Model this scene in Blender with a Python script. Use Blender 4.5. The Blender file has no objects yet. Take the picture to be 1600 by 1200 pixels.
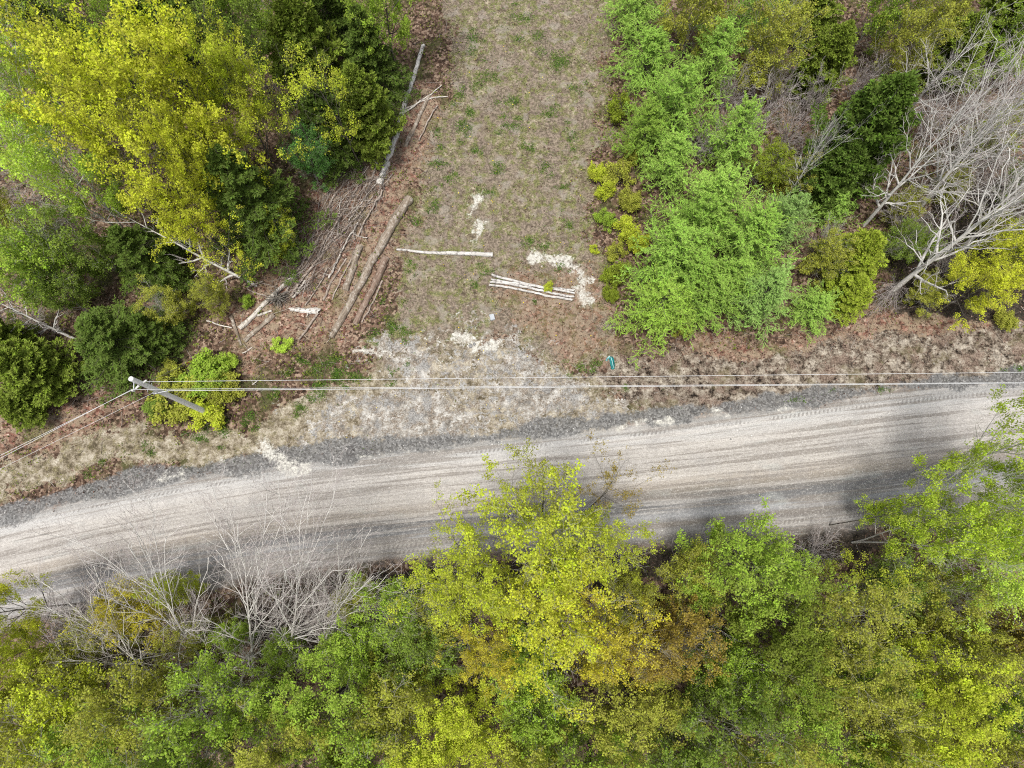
import bpy, math
import numpy as np
from mathutils import Vector, Matrix, Quaternion

PI = math.pi
scene = bpy.context.scene
COL = scene.collection
RNG = np.random.default_rng(11)

# ------------------------------------------------------------------ camera
CAM_H = 38.0                      # drone height
FPX = 1080.0                      # focal length in photo pixels (1600 wide)
TILT = math.atan(300.0 / FPX)     # lens tipped slightly off straight down
CT, ST = math.cos(TILT), math.sin(TILT)

def ray(px, py):
    u = (np.asarray(px, float) - 800.0) / FPX
    v = (600.0 - np.asarray(py, float)) / FPX
    return u, ST + v * CT, -CT + v * ST

def at(px, py, z=0.0):
    """world x, y of a photo pixel on the level z"""
    dx, dy, dz = ray(px, py)
    k = (z - CAM_H) / dz
    return dx * k, dy * k

def depth_at(px, py, z=0.0):
    _, _, dz = ray(px, py)
    return (z - CAM_H) / dz

cam_d = bpy.data.cameras.new('camera')
cam_d.sensor_width = 36.0
cam_d.lens = 36.0 * FPX / 1600.0
cam_d.clip_end = 1000.0
cam = bpy.data.objects.new('camera', cam_d)
COL.objects.link(cam)
cam.location = (0, 0, CAM_H)
cam.rotation_euler = (TILT, 0, 0)
scene.camera = cam

# ------------------------------------------------------------------ numpy noise
def _hash(ix, iy, seed):
    h = (ix.astype(np.int64) * 374761393 + iy.astype(np.int64) * 668265263 + seed * 1442695041) & 0xFFFFFFFF
    h = ((h ^ (h >> 13)) * 1274126177) & 0xFFFFFFFF
    return ((h ^ (h >> 16)) & 0xFFFF) / 65535.0

def vnoise(x, y, seed=0):
    x = np.asarray(x, float); y = np.asarray(y, float)
    ix = np.floor(x); iy = np.floor(y)
    fx = x - ix; fy = y - iy
    fx = fx * fx * (3 - 2 * fx); fy = fy * fy * (3 - 2 * fy)
    a = _hash(ix, iy, seed); b = _hash(ix + 1, iy, seed)
    c = _hash(ix, iy + 1, seed); d = _hash(ix + 1, iy + 1, seed)
    return (a * (1 - fx) + b * fx) * (1 - fy) + (c * (1 - fx) + d * fx) * fy

def fbm(x, y, seed=0, oct=4):
    s = 0; a = 0.5; t = 0
    x = np.asarray(x, float); y = np.asarray(y, float)
    for i in range(oct):
        c, d = math.cos(0.6 + i * 1.1), math.sin(0.6 + i * 1.1)
        s = s + a * vnoise((x * c - y * d) * 2 ** i, (x * d + y * c) * 2 ** i, seed + i * 7); t += a; a *= 0.6
    return s / t - 0.5            # about -0.5 .. 0.5

def sstep(a, b, x):
    t = np.clip((x - a) / (b - a), 0, 1)
    return t * t * (3 - 2 * t)

def poly_world(pts):
    p = np.array(pts, float)
    X, Y = at(p[:, 0], p[:, 1])
    return np.stack([X, Y], 1)

def seg_dist(x, y, P, closed):
    d2 = np.full(x.shape, 1e9)
    n = len(P)
    for i in range(n if closed else n - 1):
        ax, ay = P[i]; bx, by = P[(i + 1) % n]
        vx, vy = bx - ax, by - ay
        t = np.clip(((x - ax) * vx + (y - ay) * vy) / (vx * vx + vy * vy + 1e-9), 0, 1)
        d2 = np.minimum(d2, (x - ax - t * vx) ** 2 + (y - ay - t * vy) ** 2)
    return np.sqrt(d2)

def poly_sd(x, y, P):
    """signed distance, positive inside"""
    d = seg_dist(x, y, P, True)
    ins = np.zeros(x.shape, bool)
    n = len(P)
    for i in range(n):
        ax, ay = P[i]; bx, by = P[(i + 1) % n]
        if ay == by: continue
        c = ((ay > y) != (by > y)) & (x < (bx - ax) * (y - ay) / (by - ay) + ax)
        ins ^= c
    return np.where(ins, d, -d)

# ------------------------------------------------------------------ the road and the zones of the ground
TOP = poly_world([(-250, 885), (0, 815), (150, 783), (300, 754), (450, 730), (600, 713), (750, 697), (900, 681), (1050, 664),
                  (1200, 645), (1350, 625), (1500, 609), (1600, 600), (1850, 576)])
BOT = poly_world([(-250, 1060), (0, 990), (100, 965), (250, 935), (400, 910), (560, 890), (700, 876), (850, 866), (1000, 856), (1150, 846),
                  (1300, 834), (1450, 816), (1600, 796), (1850, 762)])

def ext_interp(x, P):
    y = np.interp(x, P[:, 0], P[:, 1])
    sl = (P[1, 1] - P[0, 1]) / (P[1, 0] - P[0, 0]); sr = (P[-1, 1] - P[-2, 1]) / (P[-1, 0] - P[-2, 0])
    y = np.where(x < P[0, 0], P[0, 1] + (x - P[0, 0]) * sl, y)
    return np.where(x > P[-1, 0], P[-1, 1] + (x - P[-1, 0]) * sr, y)

_xs = np.linspace(-400, 400, 8001)
def _smooth(P):
    y = ext_interp(_xs, P); k = np.ones(41) / 41
    return np.convolve(np.pad(y, 20, 'edge'), k, 'valid')
_yt, _yb = _smooth(TOP), _smooth(BOT)
_slope = np.gradient(_yt, _xs)
_arc = np.cumsum(np.sqrt(1 + _slope ** 2)) * (_xs[1] - _xs[0])

def road_st(x, y):
    yt = np.interp(x, _xs, _yt); yb = np.interp(x, _xs, _yb)
    return np.interp(x, _xs, _arc), (yt - y) / (yt - yb)

def base_h(x, y):
    return (fbm(x * 0.12, y * 0.12, 3, 3) * 0.35 + fbm(x * 0.9, y * 0.9, 5, 3) * 0.10) * sstep(0.0, 1.0, edge_out(x, y) / 3.0)

def edge_out(x, y):
    """metres outside the road edge (0 on the road)"""
    _, t = road_st(x, y)
    w = np.interp(x, _xs, _yt - _yb)
    return np.maximum(np.maximum(-t, t - 1), 0) * w

def ground_h(x, y):
    x = np.asarray(x, float); y = np.asarray(y, float)
    _, t = road_st(x, y)
    inside = sstep(0.0, 0.06, t) * sstep(0.0, 0.06, 1 - t)
    return base_h(x, y) - 0.09 * inside

def road_h(x, y):
    _, t = road_st(x, y)
    c = 0.10 * (1 - np.clip(np.abs(2 * t - 1), 0, 1.3) ** 2.2) - 0.035
    return c + fbm(x * 0.8, y * 5, 9, 3) * 0.03

def gz(x, y):
    return float(ground_h(np.array([x]), np.array([y]))[0])

Z = {}
Z['grass'] = [poly_world([(700, -400), (697, 0), (692, 150), (672, 230), (655, 300), (640, 360), (622, 420), (605, 480), (575, 535), (600, 570), (720, 560), (800, 530),
                          (900, 560), (955, 560), (952, 480), (935, 400), (925, 300), (935, 200), (950, 150), (955, 0), (960, -400)])]
Z['red'] = [poly_world([(640, 120), (690, 160), (662, 260), (642, 340), (612, 420), (580, 500), (530, 540), (430, 560), (375, 580), (350, 480), (420, 430), (520, 260), (600, 200)]),
            poly_world([(800, 430), (930, 420), (965, 555), (880, 575), (830, 535), (785, 505)]),
            poly_world([(960, 545), (1100, 540), (1250, 530), (1400, 490), (1600, 470), (1900, 440), (1900, 520), (1600, 535), (1400, 555), (1200, 570), (1000, 575)]),
            poly_world([(-100, 640), (60, 640), (200, 600), (215, 640), (120, 690), (-100, 740)])]
Z['sand'] = [poly_world([(690, 525), (725, 502), (790, 525), (850, 560), (905, 600), (960, 635), (1000, 655), (950, 678), (800, 700), (650, 708), (520, 720), (410, 740), (350, 735),
                         (440, 695), (510, 650), (570, 625), (640, 600), (560, 553), (630, 545)])]
Z['tan'] = [poly_world([(-300, 860), (0, 780), (150, 738), (400, 718), (540, 700), (660, 690), (680, 590), (590, 560), (540, 600), (470, 625), (400, 660), (300, 690), (180, 655), (60, 710), (-300, 800)]),
            poly_world([(580, 570), (690, 530), (800, 535), (900, 590), (1010, 650), (950, 685), (640, 712), (560, 690)])]
Z['moss'] = [poly_world([(900, 585), (960, 550), (1100, 555), (1250, 548), (1400, 522), (1600, 510), (1900, 485), (1900, 580), (1600, 597), (1400, 612), (1200, 638), (1000, 658)])]
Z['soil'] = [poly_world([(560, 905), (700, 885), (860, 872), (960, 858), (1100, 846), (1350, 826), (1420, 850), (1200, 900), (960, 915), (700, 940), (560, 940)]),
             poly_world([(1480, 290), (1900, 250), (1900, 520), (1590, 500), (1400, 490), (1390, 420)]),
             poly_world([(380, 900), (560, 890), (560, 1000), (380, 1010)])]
DARKLINE = poly_world([(-300, 880), (0, 806), (100, 778), (200, 754), (300, 738), (400, 722), (500, 708), (600, 698), (700, 690), (800, 679), (900, 666), (980, 652), (1100, 640),
                       (1200, 631), (1300, 618), (1400, 604), (1500, 596), (1600, 590), (1900, 566)])
WHITE = [(poly_world([(832, 403), (850, 404), (870, 403), (890, 410), (905, 422), (914, 440), (908, 452), (914, 470)]), 0.36),
         (poly_world([(742, 312), (738, 335), (752, 350), (745, 372)]), 0.22),
         (poly_world([(715, 528), (735, 526), (745, 545), (772, 538)]), 0.34),
         (poly_world([(412, 700), (425, 716), (446, 728), (475, 735)]), 0.36),
         (poly_world([(342, 712), (352, 730), (362, 740)]), 0.12), (poly_world([(226, 749), (262, 747), (282, 743), (284, 752)]), 0.10),
         (poly_world([(565, 545), (590, 552), (605, 548)]), 0.25), 
         (poly_world([(990, 655), (1050, 660)]), 0.2), (poly_world([(1115, 640), (1140, 652)]), 0.18), (poly_world([(1200, 636), (1240, 640)]), 0.18),
         (poly_world([(955, 672), (1000, 660)]), 0.1), (poly_world([(700, 700), (560, 716)]), 0.02)]

def zone(x, y, key, soft, amp, seed, freq=0.5):
    n = fbm(x * freq, y * freq, seed, 4) * amp
    m = 0
    for P in Z[key]:
        m = np.maximum(m, sstep(-soft, soft, poly_sd(x, y, P) + n))
    return m

def masks(x, y):
    M = {}
    M['m_grass'] = zone(x, y, 'grass', 1.2, 3.5, 21)
    M['m_red'] = zone(x, y, 'red', 1.3, 3.5, 31)
    M['m_sand'] = zone(x, y, 'sand', 2.0, 5.0, 41, 0.6) * (0.52 + 0.46 * sstep(-0.14, 0.12, fbm(x * 0.45, y * 0.45, 47, 4)))
    M['m_tan'] = zone(x, y, 'tan', 0.9, 3.0, 51)
    M['m_moss'] = zone(x, y, 'moss', 0.8, 2.4, 61)
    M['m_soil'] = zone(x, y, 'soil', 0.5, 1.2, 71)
    n = fbm(x * 0.35, y * 0.35, 81, 4)
    dl = seg_dist(x, y, DARKLINE, False)
    w = np.interp(x, [-30, -16, -8, 0, 6, 12, 20, 28], [0.52, 0.48, 0.40, 0.42, 0.40, 0.28, 0.26, 0.28])
    M['m_dark'] = sstep(0.5, -0.25, dl - w + n * 1.3)
    wm = 0
    n2 = fbm(x * 1.6, y * 1.6, 91, 4)
    for P, hw in WHITE:
        wm = np.maximum(wm, sstep(0.55, -0.30, seg_dist(x, y, P, False) - hw * 0.8 + (0.18 if hw < 0.22 else 0) + n2 * 1.1))
    M['m_white'] = wm * 0.88
    s, t = road_st(x, y)
    ew = np.interp(x, _xs, _yt - _yb)
    inside = np.minimum(t, 1 - t) * ew
    M['m_road'] = sstep(-0.75, 0.05, inside + fbm(x * 0.8, y * 0.8, 95, 4) * 0.9 - 0.5 * (t > 0.5))
    M['road_s'] = s; M['road_t'] = t
    return M

# ------------------------------------------------------------------ node helper
class NT:
    def __init__(self, name):
        self.m = bpy.data.materials.new(name); self.m.use_nodes = True
        self.t = self.m.node_tree; self.t.nodes.clear()
        self.out = self.n('ShaderNodeOutputMaterial')
    def n(self, typ, **kw):
        nd = self.t.nodes.new(typ)
        for k, v in kw.items(): setattr(nd, k, v)
        return nd
    def set(self, sock, v):
        if isinstance(v, bpy.types.NodeSocket): self.t.links.new(v, sock)
        elif v is not None:
            if sock.type == 'RGBA' and len(v) == 3: v = (*v, 1)
            sock.default_value = v
    def math(self, op, a, b=None, c=None, clamp=False):
        nd = self.n('ShaderNodeMath', operation=op, use_clamp=clamp)
        self.set(nd.inputs[0], a)
        if b is not None: self.set(nd.inputs[1], b)
        if c is not None: self.set(nd.inputs[2], c)
        return nd.outputs[0]
    def mix(self, f, a, b, mode='MIX'):
        nd = self.n('ShaderNodeMix', data_type='RGBA', blend_type=mode)
        self.set(nd.inputs[0], f); self.set(nd.inputs[6], a); self.set(nd.inputs[7], b)
        return nd.outputs[2]
    def attr(self, name):
        return self.n('ShaderNodeAttribute', attribute_name=name).outputs['Fac']
    def noise(self, vec, scale, detail=3, rough=0.6):
        nd = self.n('ShaderNodeTexNoise')
        self.set(nd.inputs['Vector'], vec); nd.inputs['Scale'].default_value = scale
        nd.inputs['Detail'].default_value = detail; nd.inputs['Roughness'].default_value = rough
        return nd.outputs['Fac']
    def voro(self, vec, scale, out='Color'):
        nd = self.n('ShaderNodeTexVoronoi')
        self.set(nd.inputs['Vector'], vec); nd.inputs['Scale'].default_value = scale
        return nd.outputs[out]
    def sepx(self, col):
        nd = self.n('ShaderNodeSeparateColor'); self.set(nd.inputs[0], col); return nd.outputs
    def ramp(self, fac, stops, interp='LINEAR'):
        nd = self.n('ShaderNodeValToRGB'); r = nd.color_ramp; r.interpolation = interp
        while len(r.elements) < len(stops): r.elements.new(0.5)
        for e, (p, c) in zip(r.elements, stops):
            e.position = p; e.color = (*c, 1) if len(c) == 3 else c
        self.set(nd.inputs[0], fac); return nd.outputs[0]
    def sm(self, a, b, x):
        nd = self.n('ShaderNodeMapRange', interpolation_type='SMOOTHSTEP')
        self.set(nd.inputs[0], x); nd.inputs[1].default_value = a; nd.inputs[2].default_value = b
        return nd.outputs[0]
    def pos(self): return self.n('ShaderNodeNewGeometry').outputs['Position']
    def bsdf(self, col, rough=0.9, bump=None, bstr=0.5, bdist=0.05, spec=0.2):
        b = self.n('ShaderNodeBsdfPrincipled')
        self.set(b.inputs['Base Color'], col); self.set(b.inputs['Roughness'], rough)
        b.inputs['Specular IOR Level'].default_value = spec
        if bump is not None:
            bp = self.n('ShaderNodeBump'); bp.inputs['Strength'].default_value = bstr; bp.inputs['Distance'].default_value = bdist
            self.set(bp.inputs['Height'], bump); self.set(b.inputs['Normal'], bp.outputs[0])
        return b.outputs[0]
    def done(self, sh):
        self.t.links.new(sh, self.out.inputs['Surface']); return self.m

def terrain_material():
    k = NT('terrain')
    P = k.pos()
    n_lo = k.noise(P, 0.6, 4); n_mid = k.noise(P, 2.4, 4, 0.7); n_hi = k.noise(P, 6.5, 3, 0.75); n_vhi = k.noise(P, 13, 2, 0.75)
    v1 = k.sepx(k.voro(P, 7.0)); v2 = k.sepx(k.voro(P, 11.0))
    def brk(mask, amt=2.6, lo=0.40, hi=0.62, extra=None):
        nn = k.math('ADD', k.math('MULTIPLY', n_mid, 0.55), k.math('MULTIPLY', n_hi, 0.45))
        x = k.math('ADD', mask, k.math('MULTIPLY', k.math('SUBTRACT', nn, 0.5), amt))
        return k.sm(lo, hi, x)
    # forest floor
    litter = k.ramp(v1[0], [(0.0, (0.030, 0.020, 0.014)), (0.35, (0.085, 0.052, 0.036)), (0.7, (0.16, 0.105, 0.075)), (1.0, (0.30, 0.22, 0.16))])
    litter = k.mix(k.sm(0.5, 0.68, n_lo), litter, k.mix(n_hi, (0.03, 0.03, 0.012), (0.12, 0.12, 0.05)))
    # red brown leaves
    red = k.ramp(v1[1], [(0.0, (0.045, 0.024, 0.018)), (0.3, (0.10, 0.045, 0.032)), (0.65, (0.19, 0.09, 0.065)), (0.9, (0.31, 0.18, 0.135)), (1.0, (0.46, 0.35, 0.28))])
    red = k.mix(k.sm(0.62, 0.4, n_mid), red, (0.26, 0.20, 0.14))
    red = k.mix(k.sm(0.54, 0.64, n_lo), red, k.mix(v2[0], (0.09, 0.08, 0.035), (0.20, 0.17, 0.09)))
    col = k.mix(brk(k.attr('m_red')), litter, red)
    # dry grass in the clearing
    g = k.ramp(k.math('ADD', k.math('MULTIPLY', v2[0], 0.2), k.math('MULTIPLY', k.math('SUBTRACT', k.math('MULTIPLY', k.noise(P, 1.7, 6, 0.85), 2.0), 0.5), 0.8)),
               [(0.22, (0.048, 0.038, 0.026)), (0.40, (0.115, 0.09, 0.06)), (0.55, (0.215, 0.178, 0.122)), (0.78, (0.40, 0.35, 0.255))])
    g = k.mix(k.math('MULTIPLY', k.sm(0.46, 0.58, n_mid), 0.8), g, k.mix(k.sm(0.4, 0.6, n_vhi), (0.07, 0.085, 0.025), (0.20, 0.20, 0.075)))
    g = k.mix(k.math('MULTIPLY', k.sm(0.54, 0.42, n_lo), 0.8), g, k.mix(k.sm(0.4, 0.62, n_hi), (0.10, 0.078, 0.06), (0.27, 0.215, 0.17)))
    n_b = k.noise(P, 0.9, 3)
    g = k.mix(k.math('MULTIPLY', k.sm(0.55, 0.66, n_b), 0.7), g, k.mix(n_vhi, (0.15, 0.13, 0.105), (0.36, 0.32, 0.265)))
    col = k.mix(brk(k.attr('m_grass')), col, g)
    col = k.mix(k.math('MULTIPLY', brk(k.math('MULTIPLY', k.attr('m_red'), k.attr('m_grass'))), 0.75), col, red)
    # mossy verge with dead clumps
    mo = k.ramp(k.noise(P, 1.9, 6, 0.84),
                [(0.41, (0.014, 0.010, 0.008)), (0.455, (0.085, 0.065, 0.048)), (0.51, (0.18, 0.145, 0.112)), (0.58, (0.32, 0.28, 0.225)), (0.66, (0.45, 0.405, 0.34))])
    mo = k.mix(k.math('MULTIPLY', k.sm(0.55, 0.65, n_lo), 0.5), mo, k.mix(n_vhi, (0.08, 0.07, 0.03), (0.2, 0.17, 0.09)))
    n_c = k.noise(P, 0.8, 4, 0.65)
    mo = k.mix(k.math('MULTIPLY', k.sm(0.50, 0.60, n_c), 0.7), mo, k.mix(k.sm(0.4, 0.6, n_vhi), (0.10, 0.065, 0.05), (0.28, 0.21, 0.165)))
    mo = k.mix(k.math('MULTIPLY', k.sm(0.46, 0.38, n_c), 0.6), mo, k.mix(k.sm(0.38, 0.56, n_hi), (0.14, 0.115, 0.09), (0.46, 0.41, 0.34)))
    col = k.mix(brk(k.attr('m_moss')), col, mo)
    # pale bank
    ta = k.ramp(k.noise(P, 1.5, 6, 0.85),
                [(0.38, (0.07, 0.057, 0.035)), (0.46, (0.17, 0.14, 0.095)), (0.54, (0.31, 0.27, 0.205)), (0.66, (0.48, 0.44, 0.36))])
    ta = k.mix(k.math('MULTIPLY', k.sm(0.5, 0.6, n_mid), 0.75), ta, k.mix(k.sm(0.4, 0.6, n_vhi), (0.085, 0.075, 0.035), (0.28, 0.24, 0.14)))
    col = k.mix(brk(k.attr('m_tan')), col, ta)
    # sandy drive
    fr1 = k.noise(P, 1.3, 6, 0.82); fr2 = k.noise(P, 1.9, 6, 0.85)
    sa = k.ramp(fr1,
                [(0.38, (0.11, 0.10, 0.088)), (0.46, (0.215, 0.195, 0.168)), (0.53, (0.33, 0.308, 0.275)), (0.62, (0.52, 0.50, 0.46))])
    sa = k.mix(k.math('MULTIPLY', k.sm(0.47, 0.55, fr2), 0.85), sa, k.mix(k.sm(0.42, 0.6, n_vhi), (0.11, 0.085, 0.062), (0.30, 0.25, 0.20)))
    sa = k.mix(k.math('MULTIPLY', k.sm(0.5, 0.60, k.noise(P, 1.1, 3)), 0.7), sa, k.mix(k.sm(0.38, 0.62, n_vhi), (0.15, 0.148, 0.145), (0.34, 0.335, 0.325)))
    sa = k.mix(k.math('MULTIPLY', k.sm(0.46, 0.38, k.noise(P, 1.1, 6, 0.8)), 0.6), sa, k.mix(k.sm(0.36, 0.6, n_vhi), (0.40, 0.39, 0.365), (0.60, 0.59, 0.56)))
    col = k.mix(brk(k.attr('m_sand'), 3.2), col, sa)
    # dark damp soil
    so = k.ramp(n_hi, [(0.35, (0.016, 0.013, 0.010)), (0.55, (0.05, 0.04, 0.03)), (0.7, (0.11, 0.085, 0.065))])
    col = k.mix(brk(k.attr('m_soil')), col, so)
    # the road: streaks run along it
    s, t = k.attr('road_s'), k.attr('road_t')
    cv = k.n('ShaderNodeCombineXYZ'); k.set(cv.inputs[0], k.math('MULTIPLY', s, 0.028)); k.set(cv.inputs[1], k.math('MULTIPLY', t, 6.5))
    cv2 = k.n('ShaderNodeCombineXYZ'); k.set(cv2.inputs[0], k.math('MULTIPLY', s, 0.35)); k.set(cv2.inputs[1], k.math('MULTIPLY', t, 6.5))
    st1 = k.noise(cv.outputs[0], 1.6, 3); st2 = k.noise(cv.outputs[0], 6.0, 4, 0.7); st3 = k.noise(cv2.outputs[0], 9.0, 4, 0.7); st4 = k.noise(cv2.outputs[0], 1.2, 3)
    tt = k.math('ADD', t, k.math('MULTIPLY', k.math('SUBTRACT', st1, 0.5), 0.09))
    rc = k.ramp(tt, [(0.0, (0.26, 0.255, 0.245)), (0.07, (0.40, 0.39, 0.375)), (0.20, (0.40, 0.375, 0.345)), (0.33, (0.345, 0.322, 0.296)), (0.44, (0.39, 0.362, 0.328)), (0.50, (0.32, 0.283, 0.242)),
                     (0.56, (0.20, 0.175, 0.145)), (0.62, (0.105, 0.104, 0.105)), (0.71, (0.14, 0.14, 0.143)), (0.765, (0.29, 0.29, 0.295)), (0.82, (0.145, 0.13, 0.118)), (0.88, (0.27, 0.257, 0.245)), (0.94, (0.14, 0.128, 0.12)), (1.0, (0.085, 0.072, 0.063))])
    st5 = k.noise(cv.outputs[0], 3.1, 3, 0.55)
    st6 = k.noise(cv.outputs[0], 2.3, 4, 0.6)
    rc = k.mix(k.math('MULTIPLY', k.sm(0.51, 0.58, st5), 0.72), rc, (0.185, 0.163, 0.143))
    rc = k.mix(k.math('MULTIPLY', k.sm(0.47, 0.38, st6), 0.40), rc, (0.50, 0.47, 0.435))
    rc = k.mix(k.math('MULTIPLY', k.sm(0.50, 0.64, st2), 0.40), rc, (0.20, 0.175, 0.152))
    rc = k.mix(k.math('MULTIPLY', k.sm(0.52, 0.66, st3), 0.30), rc, (0.19, 0.17, 0.155))
    rc = k.mix(k.math('MULTIPLY', k.sm(0.48, 0.36, st3), 0.22), rc, (0.60, 0.57, 0.53))
    rc = k.mix(k.math('MULTIPLY', k.sm(0.55, 0.72, st4), 0.30), rc, (0.36, 0.38, 0.365))
    rc = k.mix(k.math('MULTIPLY', k.sm(0.52, 0.66, n_vhi), 0.35), rc, (0.17, 0.155, 0.145))
    rc = k.mix(k.math('MULTIPLY', k.sm(0.52, 0.66, k.noise(P, 0.45, 4)), 0.25), rc, (0.26, 0.245, 0.235))
    rc = k.mix(k.math('MULTIPLY', k.sm(0.48, 0.34, n_vhi), 0.25), rc, (0.62, 0.60, 0.56))
    # tyre tread prints
    tread = k.math('SINE', k.math('ADD', k.math('MULTIPLY', s, 2 * PI / 0.24), k.math('MULTIPLY', t, 60)))
    band = None
    for c0, wd in ((0.835, 0.020), (0.885, 0.020), (0.05, 0.018)):
        bb = k.sm(wd, wd * 0.6, k.math('ABSOLUTE', k.math('SUBTRACT', t, c0)))
        band = bb if band is None else k.math('MAXIMUM', band, bb)
    tread = k.math('MULTIPLY', k.math('MULTIPLY', k.sm(-0.2, 0.8, tread), band), k.math('MULTIPLY', k.sm(0.42, 0.55, st4), 0.55))
    rc = k.mix(tread, rc, (0.14, 0.125, 0.115))
    col = k.mix(k.attr('m_road'), col, rc)
    # dark loose gravel along the edge
    dk = k.ramp(k.math('ADD', k.math('MULTIPLY', v2[2], 0.4), k.math('MULTIPLY', n_vhi, 0.6)), [(0.25, (0.06, 0.059, 0.058)), (0.47, (0.125, 0.123, 0.121)), (0.62, (0.18, 0.178, 0.174)), (0.8, (0.30, 0.295, 0.285))])
    col = k.mix(k.math('MULTIPLY', brk(k.attr('m_dark'), 2.6, 0.35, 0.85), 0.9), col, dk)
    # white spilled sand
    wh = k.ramp(n_hi, [(0.36, (0.30, 0.285, 0.25)), (0.46, (0.44, 0.425, 0.38)), (0.62, (0.58, 0.56, 0.505))])
    col = k.mix(k.math('MULTIPLY', brk(k.attr('m_white'), 3.0, 0.35, 0.95), 0.92), col, wh)
    hgt = k.math('ADD', k.math('MULTIPLY', n_hi, 0.6), k.math('ADD', k.math('MULTIPLY', n_vhi, 0.3), k.math('MULTIPLY', v1[0], 0.4)))
    hgt = k.math('MULTIPLY', hgt, k.math('SUBTRACT', 1.0, k.math('MULTIPLY', k.attr('m_road'), 0.6)))
    hgt = k.math('SUBTRACT', hgt, k.math('MULTIPLY', tread, 0.4))
    return k.done(k.bsdf(col, 0.95, hgt, 0.75, 0.09, 0.1))

def leaf_material(name, trans=0.35, rough=0.55):
    k = NT(name)
    oc = k.n('ShaderNodeObjectInfo')
    tint = k.attr('tint')
    hs = k.n('ShaderNodeHueSaturation')
    k.set(hs.inputs['Color'], oc.outputs['Color'])
    k.set(hs.inputs['Hue'], k.math('ADD', 0.487, k.math('MULTIPLY', tint, 0.033)))
    k.set(hs.inputs['Saturation'], k.math('ADD', 0.93, k.math('MULTIPLY', tint, 0.12)))
    k.set(hs.inputs['Value'], k.math('ADD', 0.55, k.math('MULTIPLY', tint, 0.95)))
    c = hs.outputs[0]
    a = k.bsdf(c, rough, spec=0.12)
    tr = k.n('ShaderNodeBsdfTranslucent'); k.set(tr.inputs[0], c)
    mx = k.n('ShaderNodeMixShader'); mx.inputs[0].default_value = trans
    k.t.links.new(a, mx.inputs[1]); k.t.links.new(tr.outputs[0], mx.inputs[2])
    return k.done(mx.outputs[0])

def bark_material(name, c1, c2, c3=None, scale=6, bands=False):
    k = NT(name)
    tc = k.n('ShaderNodeTexCoord').outputs['Object']
    n1 = k.noise(tc, scale, 4, 0.7); n2 = k.noise(tc, scale * 4, 3, 0.7)
    col = k.mix(k.sm(0.38, 0.62, n1), c1, c2)
    if c3: col = k.mix(k.math('MULTIPLY', k.sm(0.56, 0.66, n2), 0.85), col, c3)
    return k.done(k.bsdf(col, 0.85, n2, 0.6, 0.02))

def wood_material(name, c1, c2, c3):
    """weathered wood with the grain running along the piece (local x)"""
    k = NT(name)
    tc = k.n('ShaderNodeTexCoord').outputs['Object']
    mp = k.n('ShaderNodeMapping'); k.set(mp.inputs[0], tc); mp.inputs['Scale'].default_value = (0.5, 7, 7)
    n1 = k.noise(mp.outputs[0], 2.2, 5, 0.7); n2 = k.noise(tc, 5, 4, 0.7)
    col = k.mix(k.sm(0.38, 0.62, n1), c1, c2)
    col = k.mix(k.math('MULTIPLY', k.sm(0.5, 0.64, n2), 0.8), col, c3)
    return k.done(k.bsdf(col, 0.85, n1, 0.8, 0.03))

def plain_material(name, c, rough=0.6, metal=0.0, var=0.25, scale=14):
    k = NT(name)
    n = k.noise(k.n('ShaderNodeTexCoord').outputs['Object'], scale, 4)
    col = k.mix(k.math('MULTIPLY', k.sm(0.35, 0.7, n), 1.0), c, tuple(min(1, v * (1 - var)) for v in c))
    b = k.bsdf(col, rough, n, 0.3, 0.01)
    b.node.inputs['Metallic'].default_value = metal
    return k.done(b)

def stuff_material(name, c1, c2, c3, trans=0.2):
    k = NT(name)
    t = k.attr('tint')
    c = k.ramp(t, [(0, c1), (0.5, c2), (1, c3)])
    a = k.bsdf(c, 0.8, spec=0.1)
    tr = k.n('ShaderNodeBsdfTranslucent'); k.set(tr.inputs[0], c)
    mx = k.n('ShaderNodeMixShader'); mx.inputs[0].default_value = trans
    k.t.links.new(a, mx.inputs[1]); k.t.links.new(tr.outputs[0], mx.inputs[2])
    return k.done(mx.outputs[0])

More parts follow.
